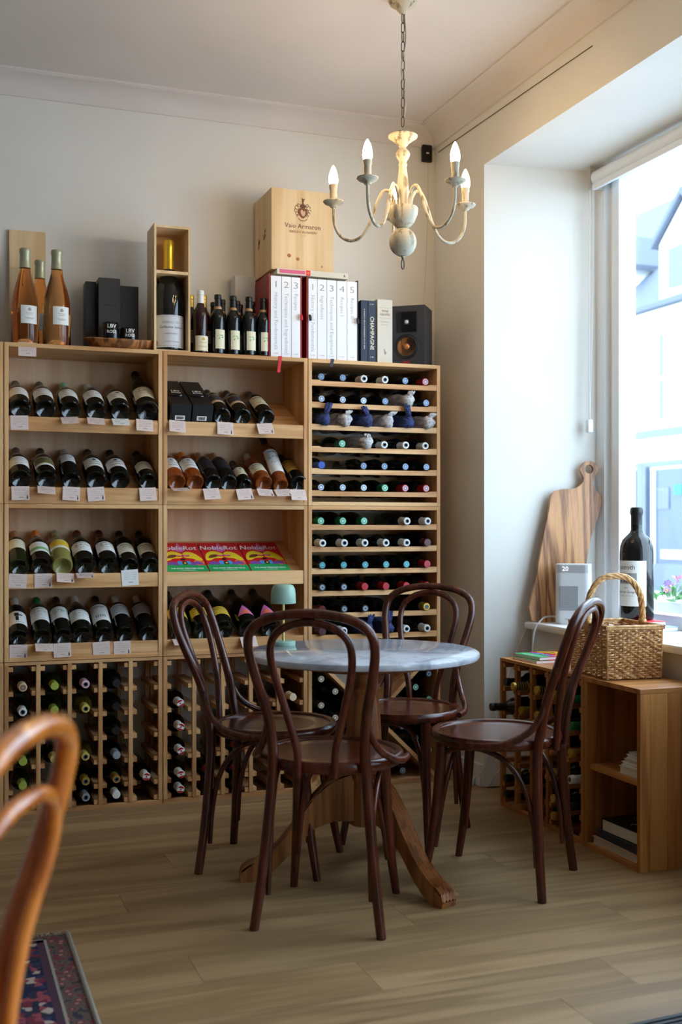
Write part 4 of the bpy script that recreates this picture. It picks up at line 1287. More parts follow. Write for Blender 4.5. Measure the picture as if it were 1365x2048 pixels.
for nm, x0, dct in (('left floor rack', XB[0], L1), ('middle floor rack', XB[1], L2)):
    for (c_, r_), (cp, tp, gl) in dct.items():
        x, z = lat_pos(x0, c_, r_)
        racked('%s capped wine bottle%s, column %s, row %s, %s' % (CN[cp], ' with red flag disc' if tp == 'flag' else '', ['one', 'two', 'three', 'four', 'five'][c_], ['one', 'two', 'three', 'four', 'five', 'six'][r_], nm),
               x, z, cp, tp, gl, y=YF + .286 + rj.uniform(-.012, .006), group='bottles in the floor racks')
# crossed bin: bottles heaped in three of the four compartments
cxm = (XB[2] + XB[3]) / 2
k = 0
bin_ = []
for j, (dx, zs_) in enumerate(((-.246, (.452, .342, .232, .122)), (-.184, (.397, .287, .177)), (-.122, (.342, .232)), (-.062, (.287,)))):
    for z in zs_:
        bin_.append((dx, z + .012, 'left'))
        bin_.append((-dx, z + .012, 'right'))
for dx, z in ((-.123, .055), (-.041, .055), (.041, .055), (.123, .055), (-.041, .14), (.041, .14)):
    bin_.append((dx, z, 'bottom'))
cnt = {'left': 0, 'right': 0, 'bottom': 0}
order = sorted(bin_, key=lambda q: (q[2], -q[1], q[0]))
for dx, z, side in order:
    i = cnt[side]
    cnt[side] += 1
    cp, tp = {'left': ('black', 'cream'), 'right': ('black', 'mint' if i % 2 else 'slate'), 'bottom': ('black', 'silver' if i % 2 else 'green')}[side]
    racked('dark bottle, %s from the top in the %s compartment of the crossed bin' % (ORD[i], side), cxm + dx, z, cp, tp, y=YF + .298, group='bottles in the crossed bin')
# amber rack under the window: necks point into the room
AM = {(0, 0): ('black', 'cork'), (0, 1): ('black', None), (0, 2): ('black', None), (1, 0): ('gold', 'stripes'), (1, 1): ('gold', None), (1, 2): ('black', None), (0, 4): ('black', None), (0, 5): ('black', None), (2, 0): ('gold', 'stripes'), (2, 1): ('gold', None), (2, 2): ('black', None), (2, 4): ('black', None),
      (3, 0): ('gold', 'stripes'), (3, 1): ('yellow', None), (3, 3): ('gold', 'stripes'), (3, 4): ('gold', 'stripes'), (3, 5): ('gold', None), (4, 0): ('green', None), (4, 1): ('green', None), (4, 2): ('gold', None), (4, 3): ('white', 'ring'), (4, 4): ('black', None), (2, 5): ('gold', None)}
for (c_, r_), (cp, tp) in AM.items():
    yy = 3.65 + .3015 - .008 - pitch * (c_ + .5)
    z = LV[r_ + 1] + .009 + .0185
    out = .075 if (c_, r_) == (0, 1) else .045 if (c_, r_) == (1, 0) else .012
    m = Matrix.Rotation(R(-90), 4, 'Z') @ Matrix.Rotation(PI / 2 + (-.03), 4, 'X') @ Matrix.Rotation(rj.uniform(-.5, .5), 4, 'Z')
    if tp == 'cork':
        tp = None
    bottle('%s capped%s bottle, column %s, row %s of the amber window rack' % (CN.get(cp, cp), ' striped' if tp == 'stripes' else '', ['one', 'two', 'three', 'four', 'five'][c_], ['one', 'two', 'three', 'four', 'five', 'six'][r_]),
           (2.115 - out + .300, yy, z - .004), m.to_euler(), 'bordeaux', 'dark_glass', cp, None, tp, group='bottles in the amber rack')

# ================================================================== things on top of the shelving (z = 1.80)
ZT = ZB[3]
# leaning lid
o = ob('crate_lid', G().bbox(-.072, .072, 0, .012, 0, .505, .001), 'crate_wood', None, (.372, 4.692, ZT + .001), (R(-5), 0, 0))
tag(o, 'plain pine crate lid leaning on the wall behind rosé magnums', 'board')
pts = [(.018 * math.cos(R(a)), .04 * math.sin(R(a))) for a in range(-80, 100, 12)]
g = G()
for (a, b), (c_, d_) in zip(pts, pts[1:]):
    g.add([(a, -.0006, .27 + b), (c_, -.0006, .27 + d_), (c_ * 1.22, -.0006, .27 + d_ * 1.12), (a * 1.22, -.0006, .27 + b * 1.12)], [(0, 1, 2, 3)])
ob('branded_mark', g, 'paper_black', o)
# rosé magnums
rl = ('white', .062, .118, .62, 'emblem', 'mid_grey')
bottle('rosé magnum in front of the leaning crate lid, leftmost of three', (.345, 4.50, ZT + .0005), (0, 0, .25), 'provence', 'rose_glass', 'sage', rl, scale=(1.42, 1.42, 1.24), group='rosé magnums')
bottle('rosé magnum half hidden behind the two front ones', (.412, 4.625, ZT + .0005), (0, 0, .2), 'provence', 'rose_glass', 'sage', rl, scale=(1.36, 1.36, 1.20), group='rosé magnums')
bottle('rosé magnum nearest the black cartons, rightmost of three', (.463, 4.485, ZT + .0005), (0, 0, .25), 'provence', 'rose_glass', 'sage', rl, scale=(1.42, 1.42, 1.24), group='rosé magnums')
# black cartons
for (x, y, w_, d_, h_, mt, ls) in ((.612, 4.66, .042, .07, .292, 'black_card', 'narrow black carton leftmost behind the olive wood tray'), (.681, 4.628, .086, .086, .303, 'dark_grey_card', 'tallest dark grey bottle carton behind the olive wood tray'), (.767, 4.668, .078, .078, .285, 'dark_grey_card', 'shorter dark bottle carton at right behind the olive wood tray')):
    o = thing('bottle_carton', ls, 'carton', (x, y, ZT), group='dark bottle cartons')
    ob('carton', G().bbox(-w_ / 2, w_ / 2, -d_ / 2, d_ / 2, 0, h_, .001), mt, o)
    ob('lid_flap', G().box(-w_ / 2 + .001, w_ / 2 - .001, -d_ / 2 + .001, d_ / 2 - .001, h_, h_ + .0008), 'black_card', o)
    if h_ > .3:
        ob('printed_name', tiny_print(.05, .009, lambda a, b: (a, -d_ / 2 - .0006, .195 + b), 8), 'paper_black', o)
# olive tray, live edge
g = G()
n = 40
prof = [(0, .006), (.70, .004), (.86, .012), (1.0, .036), (.97, .042), (.80, .026), (.6, .018), (0, .016)]
vs, fs = [], []
for r_, z in prof:
    for k in range(n):
        a = 2 * PI * k / n
        w1 = 1 + .05 * math.sin(3 * a + 1) + .03 * math.sin(7 * a)
        e = abs(math.cos(a)) ** 3 * .010
        vs.append((.148 * r_ * w1 * math.cos(a), .072 * r_ * w1 * math.sin(a), z + e * r_))
for i in range(len(prof) - 1):
    for k in range(n):
        fs.append((i * n + k, i * n + (k + 1) % n, (i + 1) * n + (k + 1) % n, (i + 1) * n + k))
g.add(vs, fs, True)
o = ob('serving_tray', g, 'tray_wood', None, (.717, 4.512, ZT - .0035), (0, 0, .03))
tag(o, 'live edge olive wood tray on the shelf top', 'tray')
for k, (x, y, h_, tl) in enumerate(((.674, 4.512, .092, .25), (.747, 4.515, .074, .3))):
    o = thing('candle_jar', ['taller black glass jar with white lettering on the tray', 'shorter black glass jar with white lettering on the tray'][k], 'jar', (x, y, ZT + .018), group='black lettered jars')
    r_ = .035
    ob('jar', G().lathe([(0, 0), (r_ * .9, 0), (r_, .004), (r_ * 1.03, h_ * .5), (r_ * .96, h_ - .002), (r_ * .92, h_), (r_ * .88, h_ - .002), (r_ * .88, .006), (0, .006)], 28), 'black_gloss', o)
    wrap = lambda a, b: ((r_ * 1.03 + .0006) * math.sin(a / r_), -(r_ * 1.03 + .0006) * math.cos(a / r_), b)
    g = text_geo('LBV', .021, lambda a, b: wrap(a, h_ * .80 + b), .02)
    g2 = text_geo('ROSE', .016, lambda a, b: wrap(a, h_ * .56 + b), .02)
    g.add(g2.v, g2.f)
    ob('lettering', g, 'paper_white', o)
# tall open box with a giant champagne bottle
bx, by = .912, 4.46
t = thing('open_wine_box', 'tall open pine box holding the giant champagne bottle', 'wine box', (bx, by, ZT))
hw, hh, dd = .0735, .505, .155
ob('side_panel', G().bbox(-hw, -hw + .009, 0, dd, 0, hh + .006, .001), 'crate_wood', t)
ob('side_panel', G().bbox(hw - .009, hw, 0, dd, 0, hh, .001), 'crate_wood', t)
ob('top_panel', G().bbox(-hw + .009, hw - .009, 0, dd, hh - .010, hh, .001), 'crate_wood', t)
ob('bottom_panel', G().bbox(-hw + .009, hw - .009, 0, dd, 0, .008, .001), 'crate_wood', t)
ob('back_panel', G().box(-hw + .009, hw - .009, dd - .006, dd, .008, hh - .010), 'crate_wood', t)
# neck board with a round notch
nb = []
cy_, rr_ = .074, .026
g = G()
ang = [R(a) for a in range(0, 361, 15)]
inner = [(rr_ * math.cos(a), cy_ + rr_ * math.sin(a)) for a in ang]
def sq(a):
    cx_, sy_ = math.cos(a), math.sin(a)
    x0_, y0_, y1_ = hw - .0095, .004 - cy_, dd - .007 - cy_
    tx = x0_ / abs(cx_) if abs(cx_) > 1e-6 else 9
    ty = (y1_ / sy_ if sy_ > 0 else y0_ / sy_) if abs(sy_) > 1e-6 else 9
    k_ = min(tx, ty)
    return (cx_ * k_, cy_ + sy_ * k_)
outer = [sq(a) for a in ang]
for z, rev in ((.312, False), (.324, True)):
    for i in range(len(ang) - 1):
        f = [inner[i], outer[i], outer[i + 1], inner[i + 1]]
        g.add([(x, y, z) for x, y in (f if rev else f[::-1])], [(0, 1, 2, 3)])
for i in range(len(ang) - 1):
    g.add([(outer[i][0], outer[i][1], .312), (outer[i + 1][0], outer[i + 1][1], .312), (outer[i + 1][0], outer[i + 1][1], .324), (outer[i][0], outer[i][1], .324)], [(0, 1, 2, 3)])
g.box(-hw + .0095, hw - .0095, .001, .0042, .312, .324)
ob('neck_board', g, 'crate_wood', t)
ob('burnt_lettering', text_geo('Guillaume Selosse', .032, lambda a, b: (-hw - .0005, .075 + b * .6, .23 + a), .01, .3), 'paper_sepia', t)
sc = 1.52
bt = thing('champagne_bottle', 'giant dark champagne bottle with gold foil in the open box', 'bottle', (bx, by + .074, ZT + .0085))
r_ = .0605
ob('glass_body', G().lathe([(0, .02), (.04, .006), (.052, 0), (.0585, .003), (r_, .010), (r_, .215), (.058, .240), (.050, .268), (.038, .296), (.028, .318), (.023, .34), (.0215, .40), (.0215, .445), (0, .446)], 40), 'dark_glass', bt)
ob('gold_foil', G().lathe([(.021, .330), (.0245, .330), (.0235, .37), (.0225, .405), (.0235, .412), (.0245, .42), (.0245, .435), (.022, .452), (.014, .458), (0, .459)], 28), 'gold_foil', bt)
lbl = ob('label', G().patch(r_, .012, .142, -1.2, 1.2, 24), 'paper_fog', bt)
wr = lambda zc: (lambda a, b: ((r_ + .0008) * math.sin(a / r_), -(r_ + .0008) * math.cos(a / r_), zc + b))
ob('label_print', text_geo('GRAND CRU', .0135, wr(.112)), 'paper_mid_grey', lbl)
ob('label_print', text_geo('Guillaume Selosse', .0145, wr(.093), 0, .35), 'paper_ink', lbl)
ob('label_print', tiny_print(.05, .005, wr(.067), 2), 'paper_mid_grey', lbl)
ob('label_print', tiny_print(.06, .004, wr(.035), 3), 'paper_mid_grey', lbl)
ob('label_line', G().patch(r_ + .0004, .137, .1382, -1.18, 1.18, 20, .0003), 'paper_mid_grey', lbl)
ob('label_line', G().patch(r_ + .0004, .018, .0192, -1.18, 1.18, 20, .0003), 'paper_mid_grey', lbl)
# half bottles
hl = ('cream', .012, .068, .95, 'emblem', 'sepia')
bottle('small amber half bottle with white cap beside the open box', (1.030, 4.475, ZT + .0005), (0, 0, .2), 'half', 'red_wine_glass', 'white', ('cream', .008, .065, 1.15, 'emblem', 'gold'), scale=1.06, group='half bottles on the shelf top')
bottle('gold capped half bottle just behind the white capped one', (1.062, 4.56, ZT + .0005), (0, 0, .2), 'half', 'red_wine_glass', 'gold', ('tan', .05, .10, .8, 'lines', 'sepia'), scale=1.06, group='half bottles on the shelf top')
bottle('gold capped half bottle tucked against the open box', (1.010, 4.57, ZT + .0005), (0, 0, .2), 'half', 'dark_glass', 'gold', ('tan', .05, .10, .8, 'lines', 'sepia'), scale=1.06, group='half bottles on the shelf top')
bottle('gold capped half bottle at the back among the black ones', (1.165, 4.655, ZT + .0005), (0, 0, .2), 'half', 'dark_glass', 'gold', ('tan', .05, .10, .8, 'lines', 'sepia'), scale=1.08, group='half bottles on the shelf top')
sl = ('cream', .022, .098, .78, 'leafy', 'green')
for k, x in enumerate((1.104, 1.169, 1.235, 1.297)):
    bottle('black half bottle with cream label, %s of the front four on the shelf top' % ORD[k], (x, 4.482 + .004 * (k % 2), ZT + .0005), (0, 0, .22), 'half', 'dark_glass', 'black', sl, scale=1.02, group='half bottles on the shelf top', collar='tan')
for k, (x, y) in enumerate(((1.140, 4.552), (1.205, 4.558), (1.268, 4.552), (1.120, 4.62), (1.236, 4.63))):
    bottle('black half bottle standing behind the labelled ones, %s from the left' % ORD[[1, 2, 4, 0, 3][k]], (x, y, ZT + .0005), (0, 0, .22), 'half', 'dark_glass', 'black', sl, scale=1.0, group='half bottles on the shelf top', collar='tan')
o = thing('white_carton', 'plain white carton by the wall behind the half bottles', 'carton', (1.268, 4.70, ZT))
ob('carton', G().bbox(-.045, .045, -.04, .04, 0, .372, .001), 'paper_fog', o)
ob('lid_flap', G().box(-.044, .044, -.039, .039, .372, .3728), 'paper_snow', o)

# ------------------------------------------------------------------ books
def book(label, x0, x1, y0, y1, h_, cover, spine_parts, group, page='paper_ivory', z=ZT, zrot=0.0):
    """upright book: spine faces the viewer"""
    t = thing('book', label, 'book', ((x0 + x1) / 2, y0, z), group=group, rz=zrot)
    w_ = (x1 - x0) / 2 - .0004
    d_ = y1 - y0
    ob('cover', G().bbox(-w_, -w_ + .003, .002, d_, 0, h_, .0006).bbox(w_ - .003, w_, .002, d_, 0, h_, .0006).bbox(-w_, w_, 0, .004, 0, h_, .0012), cover, t)
    ob('pages', G().box(-w_ + .003, w_ - .003, .004, d_ - .004, .003, h_ - .004), page, t)
    for (txt, size, kind, zc, mt, bold) in spine_parts:
        if txt[0] == '~':
            ln_ = float(txt[1:])
            g = tiny_print(ln_, size, (lambda a, b: (a, -.0006, zc + b)) if kind == 'up' else (lambda a, b: (b, -.0006, zc - a)), int(ln_ * 9999), 'CENTER' if kind == 'up' else 'LEFT')
        elif kind == 'up':
            g = text_geo(txt, size, lambda a, b: (a, -.0006, zc + b), bold, sx=1.4 if txt.isdigit() and len(txt) == 1 else 1.0)
        else:
            g = text_geo(txt, size, lambda a, b: (b, -.0006, zc - a), bold, align='LEFT')
        ob('spine_title', g, mt, t)
    return t
sets = [('red cased three book set', [(1.320, 1.366, '1', 'History and Fundamentals'), (1.367, 1.409, '2', 'Techniques and Ingredients'), (1.410, 1.449, '3', 'Recipes')]),
        ('dark cased five book set', [(1.484, 1.523, '1', 'History and Fundamentals'), (1.524, 1.565, '2', 'Ingredients'), (1.566, 1.609, '3', 'Techniques and Equipment'), (1.611, 1.656, '4', 'Recipes I'), (1.657, 1.702, '5', 'Recipes II')])]
for nm, bs in sets:
    for x0, x1, num, ttl in bs:
        book('tall white book %s %s, %s' % ({'1': 'one', '2': 'two', '3': 'three', '4': 'four', '5': 'five'}[num], 'titled ' + ttl, nm), x0, x1, 4.452, 4.715, .336, 'paper_snow',
             [(num, .038, 'up', .300, 'paper_mid_grey', -.012), (ttl, .0225, 'down', .268, 'paper_mid_grey', -.014), ('~.022', .0035, 'up', .016, 'paper_mid_grey', 0)], 'tall white numbered books')
t = thing('slipcase', 'red slipcase around the three white numbered books', 'slipcase', (1.3845, 4.456, ZT))
ob('side_wall', G().bbox(-.072, -.0655, .0, .268, 0, .344, .001), 'leather_red', t)
ob('side_wall', G().bbox(.0655, .072, .0, .268, 0, .344, .001), 'leather_red', t)
ob('back_wall', G().bbox(-.0655, .0655, .262, .268, 0, .344, .001), 'leather_red', t)
ob('top_wall', G().bbox(-.0655, .0655, .03, .262, .3375, .344, .001), 'leather_red', t)
t = thing('slipcase', 'thin dark edged slipcase around the five white numbered books', 'slipcase', (1.593, 4.456, ZT))
ob('side_wall', G().bbox(-.116, -.1098, .0, .268, 0, .344, .001), 'leather_red', t)
ob('side_wall', G().bbox(.1098, .116, .0, .268, 0, .344, .001), 'black_card', t)
ob('back_wall', G().bbox(-.1098, .1098, .262, .268, 0, .344, .001), 'black_card', t)
ob('top_wall', G().bbox(-.1098, .1098, .03, .262, .3375, .344, .001), 'black_card', t)
# tassels and ribbon markers
for nm, x, mt in (('small red tassel on the third white book spine', 1.449, 'ribbon_red'), ('small black tassel at the first white book of five', 1.488, 'black_card'), ('small black tassel on the fifth white book spine', 1.700, 'black_card')):
    o = ob('bookmark_tassel', G().tube([(0, .004, .016), (0, -.004, .012), (.001, -.006, .004), (.002, -.007, -.010)], [.001, .0045, .0062, .0056], 8, sub=3), mt, None, (x, 4.447, ZT + .168))
    tag(o, nm, 'tassel', 'book tassels')
for nm, x, mt, ln, dx in (('red ribbon marker hanging over the shelf edge', 1.355, 'ribbon_red', .066, -.008), ('dark ribbon marker hanging over the shelf edge', 1.584, 'paper_navy', .032, -.008)):
    g = G()
    P1 = [(0, .030, .0012), (0, -.001, .0016), (0, -.0022, -.002), (dx * .5, -.003, -ln * .5), (dx, -.0026, -ln)]
    for (a, b) in zip(P1, P1[1:]):
        g.add([(a[0] - .0065, a[1], a[2]), (a[0] + .0065, a[1], a[2]), (b[0] + .0065, b[1], b[2]), (b[0] - .0065, b[1], b[2]),
               (a[0] - .0065, a[1] + .0004, a[2] - .0002), (a[0] + .0065, a[1] + .0004, a[2] - .0002), (b[0] + .0065, b[1] + .0004, b[2] - .0002), (b[0] - .0065, b[1] + .0004, b[2] - .0002)], [(0, 3, 2, 1), (4, 5, 6, 7), (0, 4, 7, 3), (1, 2, 6, 5)])
    o = ob('ribbon_marker', g, mt, None, (x, YF + .0, ZT))
    tag(o, nm, 'ribbon')
# book lying across the white sets, with the crate on top
t = thing('book', 'cream book with red spine label lying flat on the white sets', 'book', (1.503, 4.448, ZT + .3445))
ob('cover', G().bbox(-.157, .157, 0, .004, 0, .024, .001).bbox(-.157, .157, .002, .21, 0, .002, .0006).bbox(-.157, .157, .002, .21, .022, .024, .0006), 'paper_linen', t)
ob('pages', G().box(-.153, .153, .004, .206, .002, .022), 'paper_ivory', t)
ob('spine_label', G().box(-.146, -.034, -.0006, .0005, .005, .020), 'paper_pink', t)
o = ob('spine_badge', G().box(-.030, -.012, -.0007, .0005, .001, .023), 'paper_red', t)
ob('spine_emblem', G().lathe([(0, 0), (.006, 0), (.006, .0006), (0, .0006)], 12, mat=Matrix.Translation((-.021, -.0008, .012)) @ Matrix.Rotation(R(90), 4, 'X')), 'paper_orange', o)
ob('spine_number', text_geo('6', .017, lambda a, b: (.140 + a, -.0006, .012 + b), .01), 'paper_ink', t)
# printed wooden crate
t = thing('wooden_wine_crate', 'large pale wooden wine crate with printed crest on the books', 'crate', (1.468, 4.478, ZT + .369))
cw, ch, cd = .137, .340, .262
ob('front_panel', G().bbox(-cw, cw, 0, .012, 0, ch, .001), 'crate_wood', t)
ob('side_panel', G().bbox(-cw, -cw + .012, .012, cd, 0, ch, .001), 'crate_wood', t)
ob('side_panel', G().bbox(cw - .012, cw, .012, cd, 0, ch, .001), 'crate_wood', t)
ob('top_panel', G().bbox(-cw + .012, cw - .012, .012, cd, ch - .012, ch, .001), 'crate_wood', t)
ob('bottom_panel', G().bbox(-cw + .012, cw - .012, .012, cd, 0, .012, .001), 'crate_wood', t)
ob('back_panel', G().bbox(-cw + .012, cw - .012, cd - .01, cd, .012, ch - .012, .001), 'crate_wood', t)
F_ = lambda zc, xc=0.0: (lambda a, b: (xc + a, -.0006, zc + b))
ob('brand_lettering', text_geo('Vaio Armaron', .0275, F_(.188), .004), 'paper_sepia', t)
ob('maker_lettering', text_geo('SEREGO ALIGHIERI', .0145, F_(.164), 0), 'paper_brown', t)
ob('year_lettering', text_geo('dal 1353', .0085, F_(.150)), 'paper_tan', t)
crest = ob('printed_crest', G().prism(blob([(-.018, .262), (-.018, .238), (0, .222), (.018, .238), (.018, .262)], 3), lambda p, q, s_: (p, -s_, q), 0.0002, .0008), 'paper_brown', t)
g = G()
for s_ in (1, -1):
    for (x, z, r__) in ((.026, .266, .008), (.031, .254, .006), (.026, .242, .006), (.020, .276, .006), (.022, .232, .004)):
        ring = [(s_ * x + r__ * math.cos(R(a)), 0, z + r__ * math.sin(R(a))) for a in range(0, 300, 30)]
        g.tube([(p[0], -.0006, p[2]) for p in ring], .0011, 5, sub=2)
g.tube([(-.02, -.0006, .222), (-.012, -.0006, .214), (.0, -.0006, .212), (.012, -.0006, .214), (.02, -.0006, .222)], .0014, 5, sub=3)
ob('crest_scrolls', g, 'paper_sepia', crest)
g = G()
g.prism(blob([(-.012, .266), (.012, .266), (.010, .278), (.004, .282), (.0, .290), (-.004, .282), (-.010, .278)], 2), lambda p, q, s_: (p, -s_, q), .0008, .0014)
g.prism(blob([(-.003, .288), (.003, .288), (.004, .296), (.010, .306), (.002, .302), (-.006, .308), (-.003, .297)], 2), lambda p, q, s_: (p, -s_, q), .0008, .0014)
ob('crest_bird', g, 'paper_sepia', crest)
ob('crest_lion', G().prism(blob([(-.010, .254), (-.002, .258), (.004, .250), (.010, .256), (.010, .240), (.002, .230), (-.008, .240)], 2), lambda p, q, s_: (p, -s_, q), .0009, .0014), 'paper_tan', crest)
for (x, z, r__) in ((-.060, .062, .0085), (-.022, .050, .0075), (.085, .026, .004)):
    ob('knot', G().lathe([(0, 0), (r__, 0), (r__ * .6, .0008), (0, .0008)], 14, mat=Matrix.Translation((x, 0, z)) @ Matrix.Rotation(R(90), 4, 'X')), 'knot_brown', t)
for (y, z, w_, h_) in ((.10, .17, .02, .07), (.19, .15, .012, .06)):
    g = G()
    rg = random.Random(y)
    for k in range(9):
        a, b = rg.uniform(-1, 1) * w_, rg.uniform(-1, 1) * h_ * .5
        g.tube([(-cw - .0003, y + a, z + b), (-cw - .0003, y + a + rg.uniform(-.01, .01), z + b + rg.uniform(.006, .02))], .0016, 5, sub=2)
    ob('side_stamp', g, 'paper_sepia', t)
# navy and cream books
book('slim navy book left of the CHAMPAGNE one', 1.719, 1.751, 4.452, 4.68, .262, 'paper_navy', [('~.17', .005, 'down', .225, 'paper_linen', 0)], 'books by the speaker')
book('navy book with CHAMPAGNE on its spine', 1.752, 1.787, 4.452, 4.68, .262, 'paper_navy', [('CHAMPAGNE', .0235, 'down', .195, 'paper_cream', .012), ('~.016', .005, 'up', .247, 'paper_linen', 0), ('~.014', .006, 'up', .022, 'paper_linen', 0)], 'books by the speaker')
t = book('thick beige WINE GRAPES book beside the speaker', 1.796, 1.866, 4.455, 4.69, .272, 'paper_linen', [('WINE', .0125, 'up', .222, 'paper_sepia', .006), ('GRAPES', .0135, 'up', .207, 'paper_sepia', .006), ('~.044', .004, 'up', .176, 'paper_mid_grey', 0), ('~.034', .004, 'up', .164, 'paper_mid_grey', 0)], 'books by the speaker')
ob('spine_rule', G().box(-.028, .028, -.0006, .0003, .192, .1928), 'paper_mid_grey', t)
ob('spine_rule', G().box(-.028, .028, -.0006, .0003, .236, .2368), 'paper_mid_grey', t)
ob('spine_emblem', G().tube([(-.004, -.0005, .06), (0, -.0005, .048), (.006, -.0005, .044), (.0, -.0005, .036)], .0012, 5).tube([(0, -.0005, .048), (-.003, -.0005, .04)], .001, 5, sub=2), 'paper_sepia', t)

# ------------------------------------------------------------------ speaker, turned towards the room
t = thing('bookshelf_speaker', 'black bookshelf speaker with copper cone at the shelf end', 'speaker', (1.992, 4.55, ZT), R(-37))
sw, sd, sh = .081, .145, .262
ob('cabinet', G().bbox(-sw, sw, -.06, .075, 0, sh, .003), 'speaker_black', t)
ob('front_baffle', G().bbox(-sw, sw, -.072, -.06, 0, sh, .003), 'speaker_black', t)
hz, hs_ = .190, .047
hn = ob('horn', G().bbox(-hs_, hs_, -.0735, -.0715, hz - hs_, hz + hs_, .001), 'rubber', t)
g = G()
for (xa, za), (xb, zb) in (((-1, -1), (1, -1)), ((1, -1), (1, 1)), ((1, 1), (-1, 1)), ((-1, 1), (-1, -1))):
    g.add([(xa * hs_ * .92, -.0742, hz + za * hs_ * .92), (xb * hs_ * .92, -.0742, hz + zb * hs_ * .92), (xb * .012, -.0738, hz + zb * .012), (xa * .012, -.0738, hz + za * .012)], [(0, 1, 2, 3)])
ob('horn_flare', g, 'black_gloss', hn)
ob('tweeter_dome', G().lathe([(.009, 0), (.008, .003), (.004, .005), (0, .0056)], 18, mat=Matrix.Translation((0, -.0742, hz)) @ Matrix.Rotation(R(90), 4, 'X')), 'steel', hn)
wm = Matrix.Translation((0, -.072, .083)) @ Matrix.Rotation(R(90), 4, 'X')
ob('woofer_surround', G().lathe([(.040, .0), (.053, .0), (.054, .002), (.052, .004), (.049, .003), (.044, .005), (.040, .003)], 40, mat=wm), 'rubber', t)
ob('woofer_cone', G().lathe([(.0405, .003), (.034, .0015), (.018, .0008), (.014, .001), (.012, .004), (.006, .0065), (0, .0072)], 40, mat=wm), 'copper', t)
ob('maker_badge', text_geo('klipsch', .012, lambda a, b: (a, -.0728, .016 + b), .02), 'paper_red', t)
# wall camera and its cable
t = thing('wall_sensor', 'small black rounded device fixed high on the back wall', 'sensor', (2.156, YB, 2.822))
ob('housing', G().bbox(-.026, .026, -.022, 0, -.040, .040, .009), 'black_gloss', t)
ob('badge', G().box(-.007, .007, -.0226, -.0218, -.003, .003), 'paper_white', t)
o = ob('speaker_cable', G().tube([(2.166, YB - .003, 2.79), (2.168, YB - .003, 2.60), (2.160, YB - .003, 2.40), (2.150, YB - .003, 2.20), (2.128, YB - .003, 2.02), (2.10, YB - .01, 1.94)], .0018, 6), 'cable_white')
tag(o, 'thin pale cable running down the back wall to the speaker', 'cable')
o = ob('wall_cable', G().tube([(XR - .003, 4.70, 2.822), (XR - .003, 4.2, 2.812), (XR - .003, 3.8, 2.805), (XR - .003, 3.42, 2.797)], .0018, 6), 'iron')
tag(o, 'thin dark cable along the wall below the cornice above the window', 'cable')

# ================================================================== window side
# olive cutting board leaning on the window reveal
bd = [(2.389, .706), (2.416, .895), (2.432, .979), (2.454, 1.085), (2.476, 1.17), (2.483, 1.222), (2.498, 1.247), (2.529, 1.259), (2.591, 1.263), (2.623, 1.282), (2.635, 1.305), (2.625, 1.330), (2.621, 1.347), (2.632, 1.370), (2.660, 1.382), (2.690, 1.371), (2.702, 1.348), (2.694, 1.326), (2.680, 1.305), (2.675, 1.283), (2.684, 1.261), (2.705, 1.240), (2.713, 1.21), (2.695, 1.139), (2.665, 1.063), (2.645, .978), (2.628, .871), (2.616, .706)]
ol = blob([(x - 2.52, z - .70) for x, z in bd], 3)
hc = (.1405, .647)
# ring hole: outline is bridged to the hole on the crack side
hole = [(hc[0] + .019 * math.cos(2 * PI * k / 20), hc[1] + .019 * math.sin(2 * PI * k / 20)) for k in range(20)]
def board_mesh():
    bm = bmesh.new()
    def loop(pts):
        vs = [bm.verts.new((x, 0, z)) for x, z in pts]
        return [bm.edges.new((vs[i], vs[(i + 1) % len(vs)])) for i in range(len(vs))]
    es = loop(ol) + loop(hole)
    bmesh.ops.triangle_fill(bm, use_beauty=True, use_dissolve=False, edges=es)
    ret = bmesh.ops.extrude_face_region(bm, geom=list(bm.faces))
    bmesh.ops.translate(bm, verts=[v for v in ret['geom'] if isinstance(v, bmesh.types.BMVert)], vec=(0, .018, 0))
    bmesh.ops.recalc_face_normals(bm, faces=list(bm.faces))
    me = bpy.data.meshes.new('cutting_board')
    bm.to_mesh(me)
    bm.free()
    return me
o = ob('cutting_board', board_mesh(), 'olive_wood', None, (2.50, 4.128, .699), (R(-3), 0, R(-9)))
tag(o, 'olive wood cutting board with ring handle leaning in the window reveal', 'cutting board')
# fan heater
t = thing('fan_heater', 'white boxy fan heater with digital display on the window sill', 'heater', (2.503, 4.035, .698), R(-36))
def rbox(w_, d_, z0, z1, r__, n=6):
    pts = []
    for cx_, cy_2, a0 in ((w_ - r__, d_ - r__, 0), (-w_ + r__, d_ - r__, 90), (-w_ + r__, -d_ + r__, 180), (w_ - r__, -d_ + r__, 270)):
        for k in range(n + 1):
            a = R(a0 + 90 * k / n)
            pts.append((cx_ + r__ * math.cos(a), cy_2 + r__ * math.sin(a)))
    return G().prism(pts, lambda p, q, s_: (p, q, s_), z0, z1, True)
ob('body', rbox(.071, .058, .008, .212, .028), 'white_plastic', t)
ob('foot', rbox(.066, .053, 0, .008, .026), 'white_plastic', t)
tb = ob('top_band', rbox(.0715, .0585, .212, .243, .028), 'steel', t)
ob('lid', rbox(.0705, .0575, .243, .247, .028), 'white_plastic', t)
ob('display', text_geo('20', .026, lambda a, b: (-.030 + a, -.0592, .228 + b), -.01), 'led', tb)
gr = ob('grille', G().bbox(-.052, .022, -.0596, -.0575, .058, .158, .001), 'grey_mesh', t)
gs = G().box(-.050, .020, -.0602, -.0594, -.0008, .0008).mesh('grille_slat')
for k in range(20):
    ob('grille_slat', gs, 'steel', gr, (0, 0, .063 + .0047 * k))
ob('maker_name', text_geo('DREO', .009, lambda a, b: (-.02 + a, -.0586, .022 + b), .01), 'paper_mid_grey', t)
